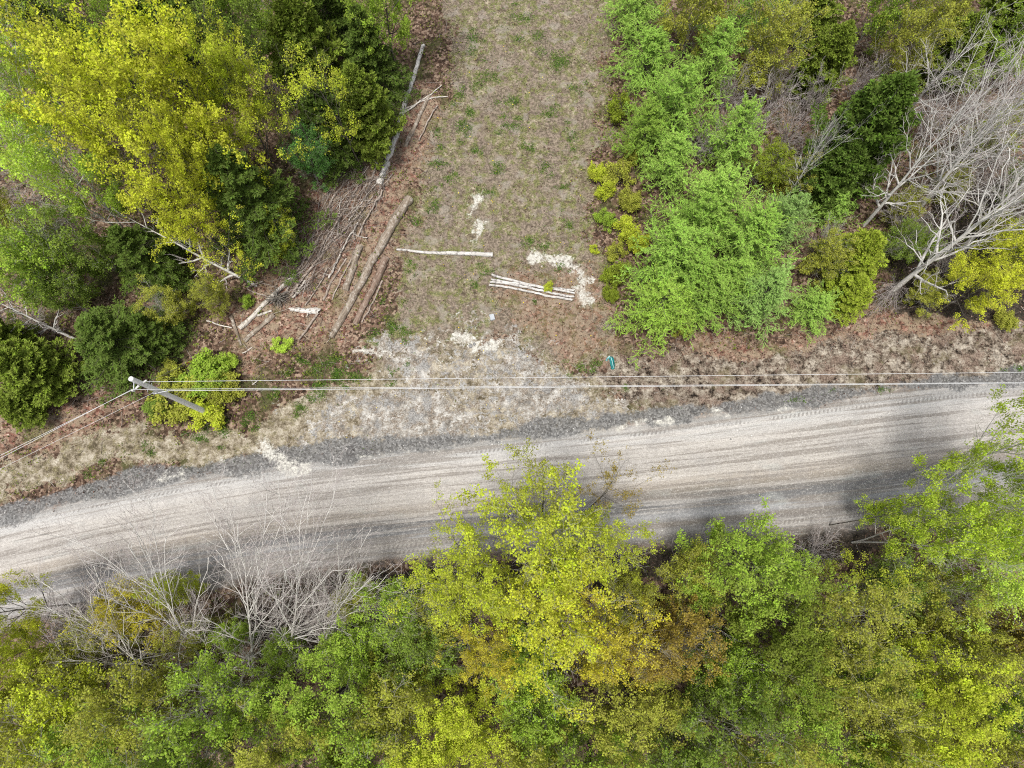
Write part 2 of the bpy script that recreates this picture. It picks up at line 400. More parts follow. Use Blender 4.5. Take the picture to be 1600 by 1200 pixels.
MAT = dict(
    terrain=terrain_material(),
    leaf=leaf_material('leaf', 0.45), needle=leaf_material('needle', 0.15, 0.6),
    bark=bark_material('brown_bark', (0.06, 0.05, 0.04), (0.16, 0.14, 0.12), (0.24, 0.23, 0.2)),
    palebark=bark_material('pale_grey_bark', (0.50, 0.48, 0.45), (0.64, 0.62, 0.58), (0.30, 0.28, 0.26)),
    grey=bark_material('grey_bark', (0.30, 0.28, 0.25), (0.46, 0.44, 0.40), (0.20, 0.18, 0.16)),
    white=bark_material('white_bark', (0.62, 0.60, 0.56), (0.52, 0.49, 0.45), (0.14, 0.12, 0.11)),
    twig=bark_material('twig_bark', (0.38, 0.33, 0.31), (0.52, 0.47, 0.45), (0.26, 0.22, 0.21)),
    dead=bark_material('dead_bark', (0.50, 0.475, 0.44), (0.66, 0.64, 0.60), (0.24, 0.21, 0.18)),
    oldlog=wood_material('old_log', (0.15, 0.115, 0.085), (0.30, 0.25, 0.20), (0.42, 0.38, 0.33)),
    rotten=wood_material('rotten_log', (0.14, 0.095, 0.07), (0.25, 0.18, 0.14), (0.34, 0.28, 0.23)),
    palelog=wood_material('pale_log', (0.40, 0.36, 0.31), (0.60, 0.56, 0.51), (0.22, 0.19, 0.16)),
    birchlog=wood_material('birch_log', (0.50, 0.47, 0.43), (0.66, 0.63, 0.59), (0.12, 0.10, 0.085)),
    rail=wood_material('rail_wood', (0.40, 0.38, 0.355), (0.58, 0.56, 0.53), (0.17, 0.15, 0.14)),
    branch=wood_material('branch_wood', (0.24, 0.19, 0.155), (0.40, 0.34, 0.29), (0.16, 0.12, 0.10)),
    cut=plain_material('cut_wood', (0.50, 0.42, 0.33), 0.9, 0, 0.4, 9),
    pole=wood_material('pole_wood', (0.68, 0.67, 0.65), (0.78, 0.77, 0.75), (0.55, 0.54, 0.525)),
    wire=plain_material('wire_metal', (0.55, 0.55, 0.55), 0.6, 0.0, 0.15),
    porcelain=plain_material('insulator_porcelain', (0.60, 0.59, 0.56), 0.3, 0, 0.15),
    steel=plain_material('galvanised_steel', (0.42, 0.43, 0.44), 0.5, 0.6, 0.3),
    orange=plain_material('orange_plastic', (0.75, 0.30, 0.04), 0.5, 0, 0.15),
    teal=plain_material('teal_plastic', (0.02, 0.20, 0.20), 0.3, 0, 0.5, 5),
    tealpale=plain_material('pale_teal_plastic', (0.30, 0.52, 0.52), 0.35, 0, 0.3, 5),
    block=plain_material('pale_concrete', (0.42, 0.44, 0.47), 0.9, 0, 0.2, 20),
    stone=plain_material('grey_stone', (0.24, 0.235, 0.23), 0.9, 0, 0.4, 9),
    litterleaf=stuff_material('fallen_leaves', (0.03, 0.016, 0.012), (0.13, 0.065, 0.048), (0.38, 0.27, 0.21)),
    straw=stuff_material('straw', (0.07, 0.055, 0.04), (0.29, 0.25, 0.185), (0.46, 0.415, 0.32), 0.25),
    greengrass=stuff_material('green_blades', (0.04, 0.10, 0.015), (0.10, 0.20, 0.03), (0.24, 0.34, 0.06), 0.35),
    under=stuff_material('undergrowth_leaf', (0.05, 0.075, 0.018), (0.15, 0.18, 0.035), (0.32, 0.34, 0.06), 0.35),
    deadtwig=stuff_material('dead_twig', (0.07, 0.052, 0.042), (0.19, 0.15, 0.125), (0.46, 0.41, 0.37), 0.0),
    flower=stuff_material('dandelion_petal', (0.75, 0.55, 0.02), (0.8, 0.62, 0.03), (0.8, 0.7, 0.1), 0.2),
    pebble=stuff_material('pebbles', (0.13, 0.125, 0.12), (0.32, 0.31, 0.295), (0.62, 0.60, 0.57), 0.0),
)

# ------------------------------------------------------------------ mesh building
class MB:
    """collects numpy vertices and quads, links them as one mesh"""
    def __init__(self): self.v = []; self.f = []; self.t = []; self.n = 0
    def add(self, V, F, tint=None):
        V = np.asarray(V, float).reshape(-1, 3); F = np.asarray(F, np.int64)
        self.v.append(V); self.f.append(F + self.n); self.n += len(V)
        self.t.append(np.broadcast_to(np.asarray(0.5 if tint is None else tint, float), (len(V),)) if np.ndim(tint) < 1 else np.asarray(tint, float))
        return self
    def mesh(self, name, mat, smooth=False):
        m = bpy.data.meshes.new(name)
        V = np.concatenate(self.v); F = np.concatenate(self.f)
        m.vertices.add(len(V)); m.vertices.foreach_set('co', V.astype(np.float32).ravel())
        m.loops.add(F.size); m.loops.foreach_set('vertex_index', F.astype(np.int32).ravel())
        k = F.shape[1]
        m.polygons.add(len(F)); m.polygons.foreach_set('loop_start', (np.arange(len(F)) * k).astype(np.int32))
        try: m.polygons.foreach_set('loop_total', np.full(len(F), k, np.int32))
        except Exception: pass
        if smooth: m.polygons.foreach_set('use_smooth', np.ones(len(F), bool))
        a = m.attributes.new('tint', 'FLOAT', 'POINT'); a.data.foreach_set('value', np.concatenate(self.t).astype(np.float32))
        m.update(calc_edges=True); m.validate()
        m.materials.append(MAT[mat] if isinstance(mat, str) else mat)
        return m

def norm(a): return a / (np.linalg.norm(a, axis=-1, keepdims=True) + 1e-9)

def tubes(mb, P, R, sides=5, tint=None):
    """P (N,K,3) polylines, R (N,K) radii"""
    N, K, _ = P.shape
    T = np.gradient(P, axis=1) if K > 2 else np.repeat((P[:, 1:] - P[:, :1]), 2, 1)
    T = norm(T)
    ref = np.where(np.abs(T[..., 2:3]) > 0.9, np.array([1.0, 0.2, 0]), np.array([0, 0.15, 1.0]))
    A = norm(np.cross(T, ref)); B = np.cross(T, A)
    th = np.arange(sides) * 2 * PI / sides
    V = P[:, :, None] + R[:, :, None, None] * (A[:, :, None] * np.cos(th)[None, None, :, None] + B[:, :, None] * np.sin(th)[None, None, :, None])
    idx = np.arange(N * K * sides).reshape(N, K, sides)
    a = idx[:, :-1]; b = idx[:, 1:]
    F = np.stack([a, np.roll(a, -1, 2), np.roll(b, -1, 2), b], -1).reshape(-1, 4)
    tv = None if tint is None else np.repeat(tint, K * sides)
    mb.add(V, F, tv)

def children(P, R, per, f0, f1, ang, lf, up, K, rng, taper=0.35, rfac=0.6, wob=0.06, flat=False, tipl=0.5, minr=0.004):
    N, Kp, _ = P.shape
    f = np.clip(np.linspace(f0, f1, per)[None] + rng.normal(0, 0.35 * (f1 - f0) / max(per, 1), (N, per)), 0.02, 0.999)
    g = f * (Kp - 1); i = np.minimum(g.astype(int), Kp - 2); w = (g - i)[..., None]
    ar = np.arange(N)[:, None]
    p = P[ar, i] * (1 - w) + P[ar, i + 1] * w
    r = R[ar, i] * (1 - w[..., 0]) + R[ar, i + 1] * w[..., 0]
    T = norm(P[ar, i + 1] - P[ar, i])
    plen = np.linalg.norm(np.diff(P, axis=1), axis=-1).sum(1)[:, None]
    if flat:
        side = norm(np.cross(T, np.array([0, 0, 1.0]))) * np.where(np.arange(per) % 2 == 0, 1, -1)[None, :, None]
        perp = norm(side + rng.normal(0, 0.25, side.shape))
    else:
        perp = rng.normal(0, 1, T.shape); perp = norm(perp - (perp * T).sum(-1, keepdims=True) * T)
    a = np.radians(ang) * rng.uniform(0.75, 1.2, f.shape)[..., None]
    d = np.cos(a) * T + np.sin(a) * perp
    L = plen * lf * (1 - (1 - tipl) * f) * rng.uniform(0.65, 1.2, f.shape)
    t = np.linspace(0, 1, K)
    Q = p[:, :, None] + d[:, :, None] * (L[..., None] * t)[..., None]
    Q[..., 2] += up * (L[..., None] * t ** 2)
    nz = np.cumsum(rng.normal(0, wob, Q.shape), axis=2) * L[..., None, None] * t[None, None, :, None] / math.sqrt(K)
    Q = Q + nz
    RR = np.maximum(r[..., None] * rfac * (1 - (1 - taper) * t), minr)
    return Q.reshape(N * per, K, 3), RR.reshape(N * per, K)

def along(P, fr, rng, jit=0.06):
    N, K, _ = P.shape
    f = np.clip(np.asarray(fr)[None] + rng.normal(0, jit, (N, len(fr))), 0, 1)
    g = f * (K - 1); i = np.minimum(g.astype(int), K - 2); w = (g - i)[..., None]
    ar = np.arange(N)[:, None]
    return (P[ar, i] * (1 - w) + P[ar, i + 1] * w).reshape(-1, 3)

def leaves(mb, C, m, spread, size, rng, up=1.3, asp=0.7):
    """m diamond leaves scattered round each centre"""
    M = len(C)
    c = np.repeat(C, m, 0) + rng.normal(0, 1, (M * m, 3)) * np.array([spread, spread, spread * 0.75])
    n = norm(rng.normal(0, 1, c.shape) + np.array([0, 0, up]))
    t = norm(np.cross(n, rng.normal(0, 1, c.shape))); b = np.cross(n, t)
    s = size * rng.uniform(0.6, 1.25, (M * m, 1))
    fold = n * s * 0.18
    V = np.stack([c + t * s * 0.5, c + b * s * 0.5 * asp + fold, c - t * s * 0.5, c - b * s * 0.5 * asp + fold], 1)
    F = np.arange(M * m * 4).reshape(-1, 4)
    tint = np.clip(np.repeat(rng.uniform(0, 1, M), m) * 0.6 + rng.uniform(0, 1, M * m) * 0.4, 0, 1)
    mb.add(V, F, np.repeat(tint, 4))

def needles(mb, P, per, ln, wd, rng, splay=0.8, tintbase=None, f0=0.0):
    """short blades standing off a set of shoots"""
    N, K, _ = P.shape
    f = np.clip(np.linspace(f0, 1, per)[None] + rng.normal(0, 0.03, (N, per)), 0, 1)
    g = f * (K - 1); i = np.minimum(g.astype(int), K - 2); w = (g - i)[..., None]
    ar = np.arange(N)[:, None]
    p = P[ar, i] * (1 - w) + P[ar, i + 1] * w
    T = norm(P[ar, i + 1] - P[ar, i])
    d = norm(T + splay * norm(rng.normal(0, 1, T.shape)))
    b = norm(np.cross(d, rng.normal(0, 1, d.shape)))
    L = ln * rng.uniform(0.7, 1.25, p.shape[:2])[..., None]; W = wd * rng.uniform(0.7, 1.2, p.shape[:2])[..., None] * 0.5
    e = p + d * L
    V = np.stack([p - b * W * 0.6, e * 0.5 + p * 0.5 - b * W, e, e * 0.5 + p * 0.5 + b * W], 2).reshape(-1, 3)
    F = np.arange(N * per * 4).reshape(-1, 4)
    tb = rng.uniform(0, 1, N) if tintbase is None else tintbase
    tint = np.clip(tb[:, None] * 0.6 + f * 0.25 + rng.uniform(0, 0.2, f.shape), 0, 1)
    mb.add(V, F, np.repeat(tint.ravel(), 4))

# ------------------------------------------------------------------ plant prototypes: (wood mesh, leaf mesh, height, radius)
def trunk_line(h, rng, wob=0.03, K=10, lean=(0, 0)):
    t = np.linspace(0, 1, K)
    P = np.zeros((1, K, 3)); P[0, :, 2] = h * t
    P[0, :, :2] = np.cumsum(rng.normal(0, wob * h / K * 3, (K, 2)), 0) * t[:, None] + np.outer(t ** 1.5, lean) * h
    P[0, 0, 2] = -0.25
    return P

def limb_set(P, R, n, cb, r, rng, shape='round', K=7, e0=25, e1=72, up=0.18):
    """main limbs leaving one trunk between crown base cb and its top"""
    h = P[0, -1, 2]
    f = cb + (0.97 - cb) * ((np.arange(n) + rng.uniform(0.1, 0.9, n)) / n)
    g = f * (P.shape[1] - 1); i = np.minimum(g.astype(int), P.shape[1] - 2); w = (g - i)[:, None]
    p = P[0, i] * (1 - w) + P[0, i + 1] * w
    rr = R[0, i] * (1 - w[:, 0]) + R[0, i + 1] * w[:, 0]
    u = (f - cb) / (1 - cb)
    az = np.arange(n) * 2.39996 + rng.uniform(-0.5, 0.5, n)
    el = np.radians(e0 + (e1 - e0) * u + rng.normal(0, 7, n))
    prof = np.sqrt(np.clip(1 - ((u - 0.28) / 0.85) ** 2, 0.04, 1)) if shape == 'round' else (1 - u * 0.9)
    L = r * prof * rng.uniform(0.72, 1.22, n) / np.maximum(np.cos(el), 0.5)
    d = np.stack([np.cos(az) * np.cos(el), np.sin(az) * np.cos(el), np.sin(el)], 1)
    t = np.linspace(0, 1, K)
    Q = p[:, None] + d[:, None] * (L[:, None] * t)[..., None]
    Q[..., 2] += up * L[:, None] * t ** 2
    Q += np.cumsum(rng.normal(0, 0.07, Q.shape), 1) * L[:, None, None] * t[None, :, None] / 2
    RR = np.maximum(rr[:, None] * 0.55 * (1 - 0.8 * t), 0.012)
    return Q, RR

def make_leafy(seed, h=9, r=3, cb=0.3, limbs=13, subs=7, twigs=5, m=13, spread=0.13, size=0.17, bark='bark', stems=1, tr=0.11, sparse=1.0):
    rng = np.random.default_rng(seed)
    wood, leaf = MB(), MB()
    for s in range(stems):
        lean = rng.normal(0, 0.05 if stems == 1 else 0.16, 2)
        P = trunk_line(h * (1 if s == 0 else rng.uniform(0.75, 0.95)), rng, 0.04, 10, lean)
        R = (tr * (1 - 0.85 * np.linspace(0, 1, 10)))[None] / (1 if stems == 1 else 1.4)
        tubes(wood, P, R, 8)
        A, RA = limb_set(P, R, max(4, int(limbs / stems ** 0.5)), cb, r * (1 if stems == 1 else 0.8), rng)
        tubes(wood, A, RA, 5)
        B, RB = children(A, RA, subs, 0.25, 0.98, 48, 0.46, 0.12, 5, rng, tipl=0.6)
        tubes(wood, B, RB, 4)
        Cc, RC = children(B, RB, twigs, 0.25, 1.0, 45, 0.55, 0.1, 4, rng, minr=0.005, tipl=0.7)
        tubes(wood, Cc, RC, 3)
        pts = np.concatenate([along(Cc, [0.45, 1.0], rng), along(B, [0.6, 1.0], rng), along(A, [0.8, 1.0], rng), P[0, -1:]])
        keep = rng.uniform(0, 1, len(pts)) < sparse
        dens = vnoise(pts[:, 0] * 0.95 + seed, pts[:, 1] * 0.95 + pts[:, 2] * 0.8, seed) > 0.40
        leaves(leaf, pts[keep & dens], m, spread, size, rng)
    return wood.mesh('trunk', bark, True), leaf.mesh('crown', 'leaf'), h, r

def make_shrub(seed, h=1.6, r=1.0, stems=18, m=10, spread=0.085, size=0.10, bark='bark', subs=6, twigs=3):
    rng = np.random.default_rng(seed)
    wood, leaf = MB(), MB()
    az = rng.uniform(0, 2 * PI, stems); out = np.sqrt(rng.uniform(0.02, 1, stems)) * r * 0.85
    t = np.linspace(0, 1, 6)
    P = np.zeros((stems, 6, 3))
    top = h * np.sqrt(np.clip(1.05 - (out / r) ** 2, 0.25, 1)) * rng.uniform(0.45, 1.15, stems)
    P[..., 0] = (out * np.cos(az))[:, None] * t ** 1.2; P[..., 1] = (out * np.sin(az))[:, None] * t ** 1.2
    P[..., 2] = top[:, None] * t ** 0.85 - 0.06
    P += np.cumsum(rng.normal(0, 0.02 * r, P.shape), 1) * t[None, :, None]
    R = np.maximum(0.022 * r * (1 - 0.8 * t)[None].repeat(stems, 0), 0.006)
    tubes(wood, P, R, 4)
    B, RB = children(P, R, subs, 0.3, 1.0, 50, 0.36, 0.1, 4, rng, minr=0.004)
    tubes(wood, B, RB, 3)
    Cc, RC = children(B, RB, twigs, 0.3, 1.0, 45, 0.6, 0.1, 3, rng, minr=0.003)
    pts = np.concatenate([along(Cc, [0.5, 1.0], rng), along(B, [0.6, 1.0], rng), P[:, -1]])
    dens = vnoise(pts[:, 0] * 2.2 + seed, pts[:, 1] * 2.2 + pts[:, 2], seed) > 0.36
    leaves(leaf, pts[dens], m, spread, size, rng)
    return wood.mesh('stems', bark), leaf.mesh('foliage', 'leaf'), h, r

def make_conifer(seed, h=7, r=2.0, whorls=17, per=8, shoots=18, nper=9, ln=0.13, wd=0.05, droop=-0.12, el=8, power=0.85, splay=0.8, sub=3):
    rng = np.random.default_rng(seed)
    wood, leaf = MB(), MB()
    P = trunk_line(h, rng, 0.008); R = (0.10 * (1 - 0.93 * np.linspace(0, 1, 10)))[None]
    tubes(wood, P, R, 7)
    n = whorls * per
    u = np.repeat((np.arange(whorls) + 0.3) / whorls, per) + rng.normal(0, 0.012, n)
    u = np.clip(u, 0.02, 0.995)
    zz = h * (0.06 + 0.93 * u)
    L = r * (1 - u) ** power * rng.uniform(0.72, 1.18, n) + 0.12
    az = rng.uniform(0, 2 * PI, n)
    e = np.radians(el + 40 * u ** 2 + rng.normal(0, 6, n))
    t = np.linspace(0, 1, 6)
    d = np.stack([np.cos(az) * np.cos(e), np.sin(az) * np.cos(e), np.sin(e)], 1)
    px = np.interp(zz, P[0, :, 2], P[0, :, 0]); py = np.interp(zz, P[0, :, 2], P[0, :, 1])
    Q = np.stack([px, py, zz], 1)[:, None] + d[:, None] * (L[:, None] * t)[..., None]
    Q[..., 2] += droop * L[:, None] * (t ** 2 - 0.35 * t ** 4 * 2)
    Q += np.cumsum(rng.normal(0, 0.03, Q.shape), 1) * L[:, None, None] * t[None, :, None]
    RB = np.maximum(0.018 * (1 - 0.8 * t)[None] * (L[:, None] / r + 0.25), 0.004)
    tubes(wood, Q, RB, 4)
    S, RS = children(Q, RB, shoots, 0.18, 1.0, 55, 0.34, -0.05, 4, rng, flat=True, tipl=0.3, minr=0.003)
    ok = np.linalg.norm(S[:, -1] - S[:, 0], axis=1) > 0.04
    S = S[ok]
    tb = rng.uniform(0, 1, len(S))
    needles(leaf, S, nper, ln, wd, rng, splay, tb)
    if sub:
        S2, _ = children(S, np.full(S.shape[:2], 0.003), sub, 0.3, 0.95, 45, 0.55, 0.0, 3, rng, flat=True, tipl=0.5)
        needles(leaf, S2, max(3, nper // 2), ln, wd, rng, splay)
    needles(leaf, Q, nper * 2, ln * 1.1, wd, rng, splay)
    return wood.mesh('trunk', 'bark', True), leaf.mesh('crown', 'needle'), h, r

def make_larch(seed, h=6, r=2.0, boughs=78, shoots=17, nper=20):
    rng = np.random.default_rng(seed)
    wood, leaf = MB(), MB()
    P = trunk_line(h, rng, 0.015); R = (0.085 * (1 - 0.93 * np.linspace(0, 1, 10)))[None]
    tubes(wood, P, R, 7)
    u = np.sort(rng.uniform(0.03, 0.99, boughs)) ** 1.15
    zz = h * (0.08 + 0.9 * u)
    L = r * (1 - u) ** 0.75 * rng.uniform(0.55, 1.3, boughs) + 0.3
    az = np.arange(boughs) * 2.39996 + rng.normal(0, 0.3, boughs)
    e = np.radians(12 + 35 * u + rng.normal(0, 10, boughs))
    t = np.linspace(0, 1, 7)
    d = np.stack([np.cos(az) * np.cos(e), np.sin(az) * np.cos(e), np.sin(e)], 1)
    px = np.interp(zz, P[0, :, 2], P[0, :, 0]); py = np.interp(zz, P[0, :, 2], P[0, :, 1])
    Q = np.stack([px, py, zz], 1)[:, None] + d[:, None] * (L[:, None] * t)[..., None]
    Q[..., 2] += L[:, None] * (-0.25 * t ** 1.5 + 0.28 * t ** 3)
    Q += np.cumsum(rng.normal(0, 0.05, Q.shape), 1) * L[:, None, None] * t[None, :, None]
    RB = np.maximum(0.016 * (1 - 0.8 * t)[None].repeat(boughs, 0), 0.005)
    tubes(wood, Q, RB, 4)
    S, RS = children(Q, RB, shoots, 0.15, 1.0, 50, 0.33, 0.12, 5, rng, tipl=0.55, wob=0.10, minr=0.003)
    S2, _ = children(S, RS, 2, 0.3, 0.9, 55, 0.55, 0.1, 4, rng, wob=0.12)
    tb = rng.uniform(0, 1, len(S))
    tubes(leaf, S, np.full(S.shape[:2], 0.011), 3, tb * 0.8 + 0.2)
    needles(leaf, S, nper, 0.06, 0.022, rng, 2.6, tb)
    tubes(leaf, S2, np.full(S2.shape[:2], 0.009), 3, rng.uniform(0.3, 0.9, len(S2)))
    needles(leaf, S2, nper // 2, 0.055, 0.022, rng, 2.6)
    needles(leaf, Q, nper, 0.075, 0.034, rng, 1.6)
    return wood.mesh('trunk', 'bark', True), leaf.mesh('crown', 'needle'), h, r

def make_bare(seed, h=8, r=2.6, bark='grey', limbs=14, cb=0.3, subs=8, twigs=5, fine=4, tr=0.11, e0=35, e1=75, up=0.15, wob=0.08):
    rng = np.random.default_rng(seed)
    wood, tw = MB(), MB()
    P = trunk_line(h, rng, 0.03, 12); R = (tr * (1 - 0.92 * np.linspace(0, 1, 12)))[None]
    tubes(wood, P, R, 8)
    A, RA = limb_set(P, R, limbs, cb, r, rng, 'round', 8, e0, e1, up)
    RA = np.maximum(RA * 1.25, 0.022)
    tubes(wood, A, RA, 5)
    B, RB = children(A, RA, subs, 0.2, 1.0, 40, 0.5, 0.12, 6, rng, wob=wob, minr=0.009, tipl=0.6)
    tubes(wood, B, RB, 4)
    Cc, RC = children(B, RB, twigs, 0.2, 1.0, 42, 0.5, 0.1, 4, rng, wob=wob, minr=0.0065, tipl=0.7)
    tubes(tw, Cc, RC, 3)
    if fine:
        D, RD = children(Cc, RC, fine, 0.3, 1.0, 45, 0.55, 0.05, 3, rng, wob=wob, minr=0.0045)
        tubes(tw, D, RD, 3)
    return wood.mesh('trunk', bark, True), tw.mesh('crown', 'twig'), h, r

def make_bare_shrub(seed, h=3.5, r=1.5, stems=16, bark='twig', wob=0.07, subs=8, twigs=5):
    rng = np.random.default_rng(seed)
    wood, tw = MB(), MB()
    az = rng.uniform(0, 2 * PI, stems); out = np.sqrt(rng.uniform(0.02, 1, stems)) * r
    t = np.linspace(0, 1, 8)
    P = np.zeros((stems, 8, 3))
    top = h * rng.uniform(0.55, 1.05, stems)
    P[..., 0] = (out * np.cos(az))[:, None] * (0.12 + 0.88 * t ** 1.2); P[..., 1] = (out * np.sin(az))[:, None] * (0.12 + 0.88 * t ** 1.2)
    P[..., 2] = top[:, None] * t ** 0.9 - 0.08
    P += np.cumsum(rng.normal(0, 0.035 * r, P.shape), 1) * t[None, :, None]
    R = np.maximum(0.026 * (1 - 0.75 * t)[None].repeat(stems, 0), 0.009)
    tubes(wood, P, R, 5)
    B, RB = children(P, R, subs, 0.25, 1.0, 38, 0.36, 0.1, 5, rng, wob=wob, minr=0.007)
    tubes(wood, B, RB, 3)
    Cc, RC = children(B, RB, twigs, 0.2, 1.0, 42, 0.5, 0.1, 4, rng, wob=wob, minr=0.005)
    tubes(tw, Cc, RC, 3)
    return wood.mesh('stems', bark), tw.mesh('crown', 'twig'), h, r

PROTO = {
    'maple': [make_leafy(s, 9, 3.0, 0.28, 16, 8, 7, 15, 0.12, 0.135, 'bark', 1, 0.12, 0.85) for s in (1, 2, 3)],
    'openmaple': [make_leafy(s, 9, 3.0, 0.25, 15, 8, 7, 15, 0.12, 0.135, 'grey', 1, 0.13, 0.8) for s in (31, 32)],
    'birch': [make_leafy(s, 9, 2.8, 0.3, 15, 8, 7, 14, 0.13, 0.135, 'white', 1 + s % 2, 0.12, 0.8) for s in (4, 5, 6)],
    'thin': [make_leafy(s, 9, 2.3, 0.35, 11, 5, 4, 13, 0.14, 0.12, 'bark', 1, 0.08, 0.6) for s in (7, 8)],
    'bush': [make_leafy(s, 5, 2.4, 0.10, 17, 7, 6, 13, 0.11, 0.12, 'grey', 2, 0.07, 0.75) for s in (9, 10, 12)],
    'shrub': [make_shrub(s) for s in (13, 14, 15)],
    'spruce': [make_conifer(s) for s in (16, 17)],
    'cedar': [make_conifer(s, 5, 1.8, 17, 9, 16, 9, 0.16, 0.075, 0.18, 28, 0.6, 0.7, 4) for s in (18, 19)],
    'larch': [make_larch(s) for s in (20, 21, 22)],
    'bare': [make_bare(s, 8, 2.6, 'palebark', 17, 0.18, 6, 4, 2, 0.16, 30, 70, 0.10, 0.17) for s in (23, 24)],
    'barebirch': [make_bare(s, 8, 2.6, 'white', 15, 0.12, 8, 5, 3, 0.10, 30, 78, 0.2) for s in (25, 26)],
    'deadtree': [make_bare(s, 6, 1.6, 'dead', 16, 0.12, 4, 3, 1, 0.12, 10, 45, 0.0, 0.14) for s in (27, 28)],
    'brush': [make_bare_shrub(s) for s in (29, 30)],
}
NAMES = {'maple': 'maple_tree', 'openmaple': 'maple_tree', 'birch': 'birch_tree', 'thin': 'young_tree', 'bush': 'leafy_bush', 'shrub': 'low_shrub', 'spruce': 'spruce_tree', 'cedar': 'cedar_tree',
         'larch': 'larch_tree', 'bare': 'bare_tree', 'barebirch': 'bare_birch_tree', 'deadtree': 'dead_tree', 'brush': 'bare_shrub'}
CATS = {'bush': 'bush', 'shrub': 'shrub', 'brush': 'shrub'}
GROUPS = {'maple': 'maple trees along the wood edges', 'openmaple': 'maple trees along the wood edges', 'birch': 'birch trees in fresh leaf', 'thin': 'thin young trees with sparse leaves', 'bush': 'leafy bushes under the trees',
          'shrub': 'low shrubs at the clearing and verge edges', 'spruce': 'dark spruce trees in the left wood', 'cedar': 'cedar trees among the woods', 'larch': 'larch trees in the feathery clump',
          'bare': 'leafless grey trees in the right wood', 'barebirch': 'leafless birches below the road', 'deadtree': 'dead trees in the left wood', 'brush': 'leafless shrubs in the thickets'}
count = {}

def tagged(o, label, cat, group=None):
    o['label'] = label; o['category'] = cat
    if group: o['group'] = group
    return o

def plant(kind, loc, h, r, color, label, rot=None, axis=None, variant=None):
    i = count.get(kind, 0); count[kind] = i + 1
    P = PROTO[kind]; wm, lm, h0, r0 = P[(i if variant is None else variant) % len(P)]
    root = bpy.data.objects.new(NAMES[kind], None); COL.objects.link(root)
    root.empty_display_size = 0.3
    root.location = loc
    spin = Quaternion((0, 0, 1), RNG.uniform(0, 2 * PI) if rot is None else rot)
    q = spin
    if axis is not None: q = Vector((0, 0, 1)).rotation_difference(Vector(axis)) @ spin
    root.rotation_mode = 'QUATERNION'; root.rotation_quaternion = q
    root.scale = (r / r0, r / r0, h / h0)
    tagged(root, label, CATS.get(kind, 'tree'), GROUPS[kind])
    for mname, mesh in ((wm.name.split('.')[0], wm), (lm.name.split('.')[0], lm)):
        o = bpy.data.objects.new(mname, mesh); COL.objects.link(o); o.parent = root
        o.color = (*color, 1)
    return root

Y = (0.60, 0.62, 0.055); YG = (0.52, 0.57, 0.055); LIME = (0.50, 0.64, 0.09); GR = (0.34, 0.46, 0.06); MID = (0.23, 0.31, 0.05); OL = (0.40, 0.41, 0.065)
DK = (0.10, 0.145, 0.025); CED = (0.18, 0.23, 0.032); CEDY = (0.27, 0.325, 0.035); LA = (0.29, 0.44, 0.075); LB = (0.35, 0.51, 0.095); OR = (0.40, 0.30, 0.065); GOLD = (0.56, 0.49, 0.055)
NO = (0.1, 0.1, 0.1); BRIGHT = (0.47, 0.58, 0.06); JADE = (0.17, 0.34, 0.08)
CZ = {'maple': 0.68, 'openmaple': 0.68, 'birch': 0.68, 'thin': 0.7, 'bush': 0.6, 'shrub': 0.5, 'spruce': 0.4, 'cedar': 0.45, 'larch': 0.42}

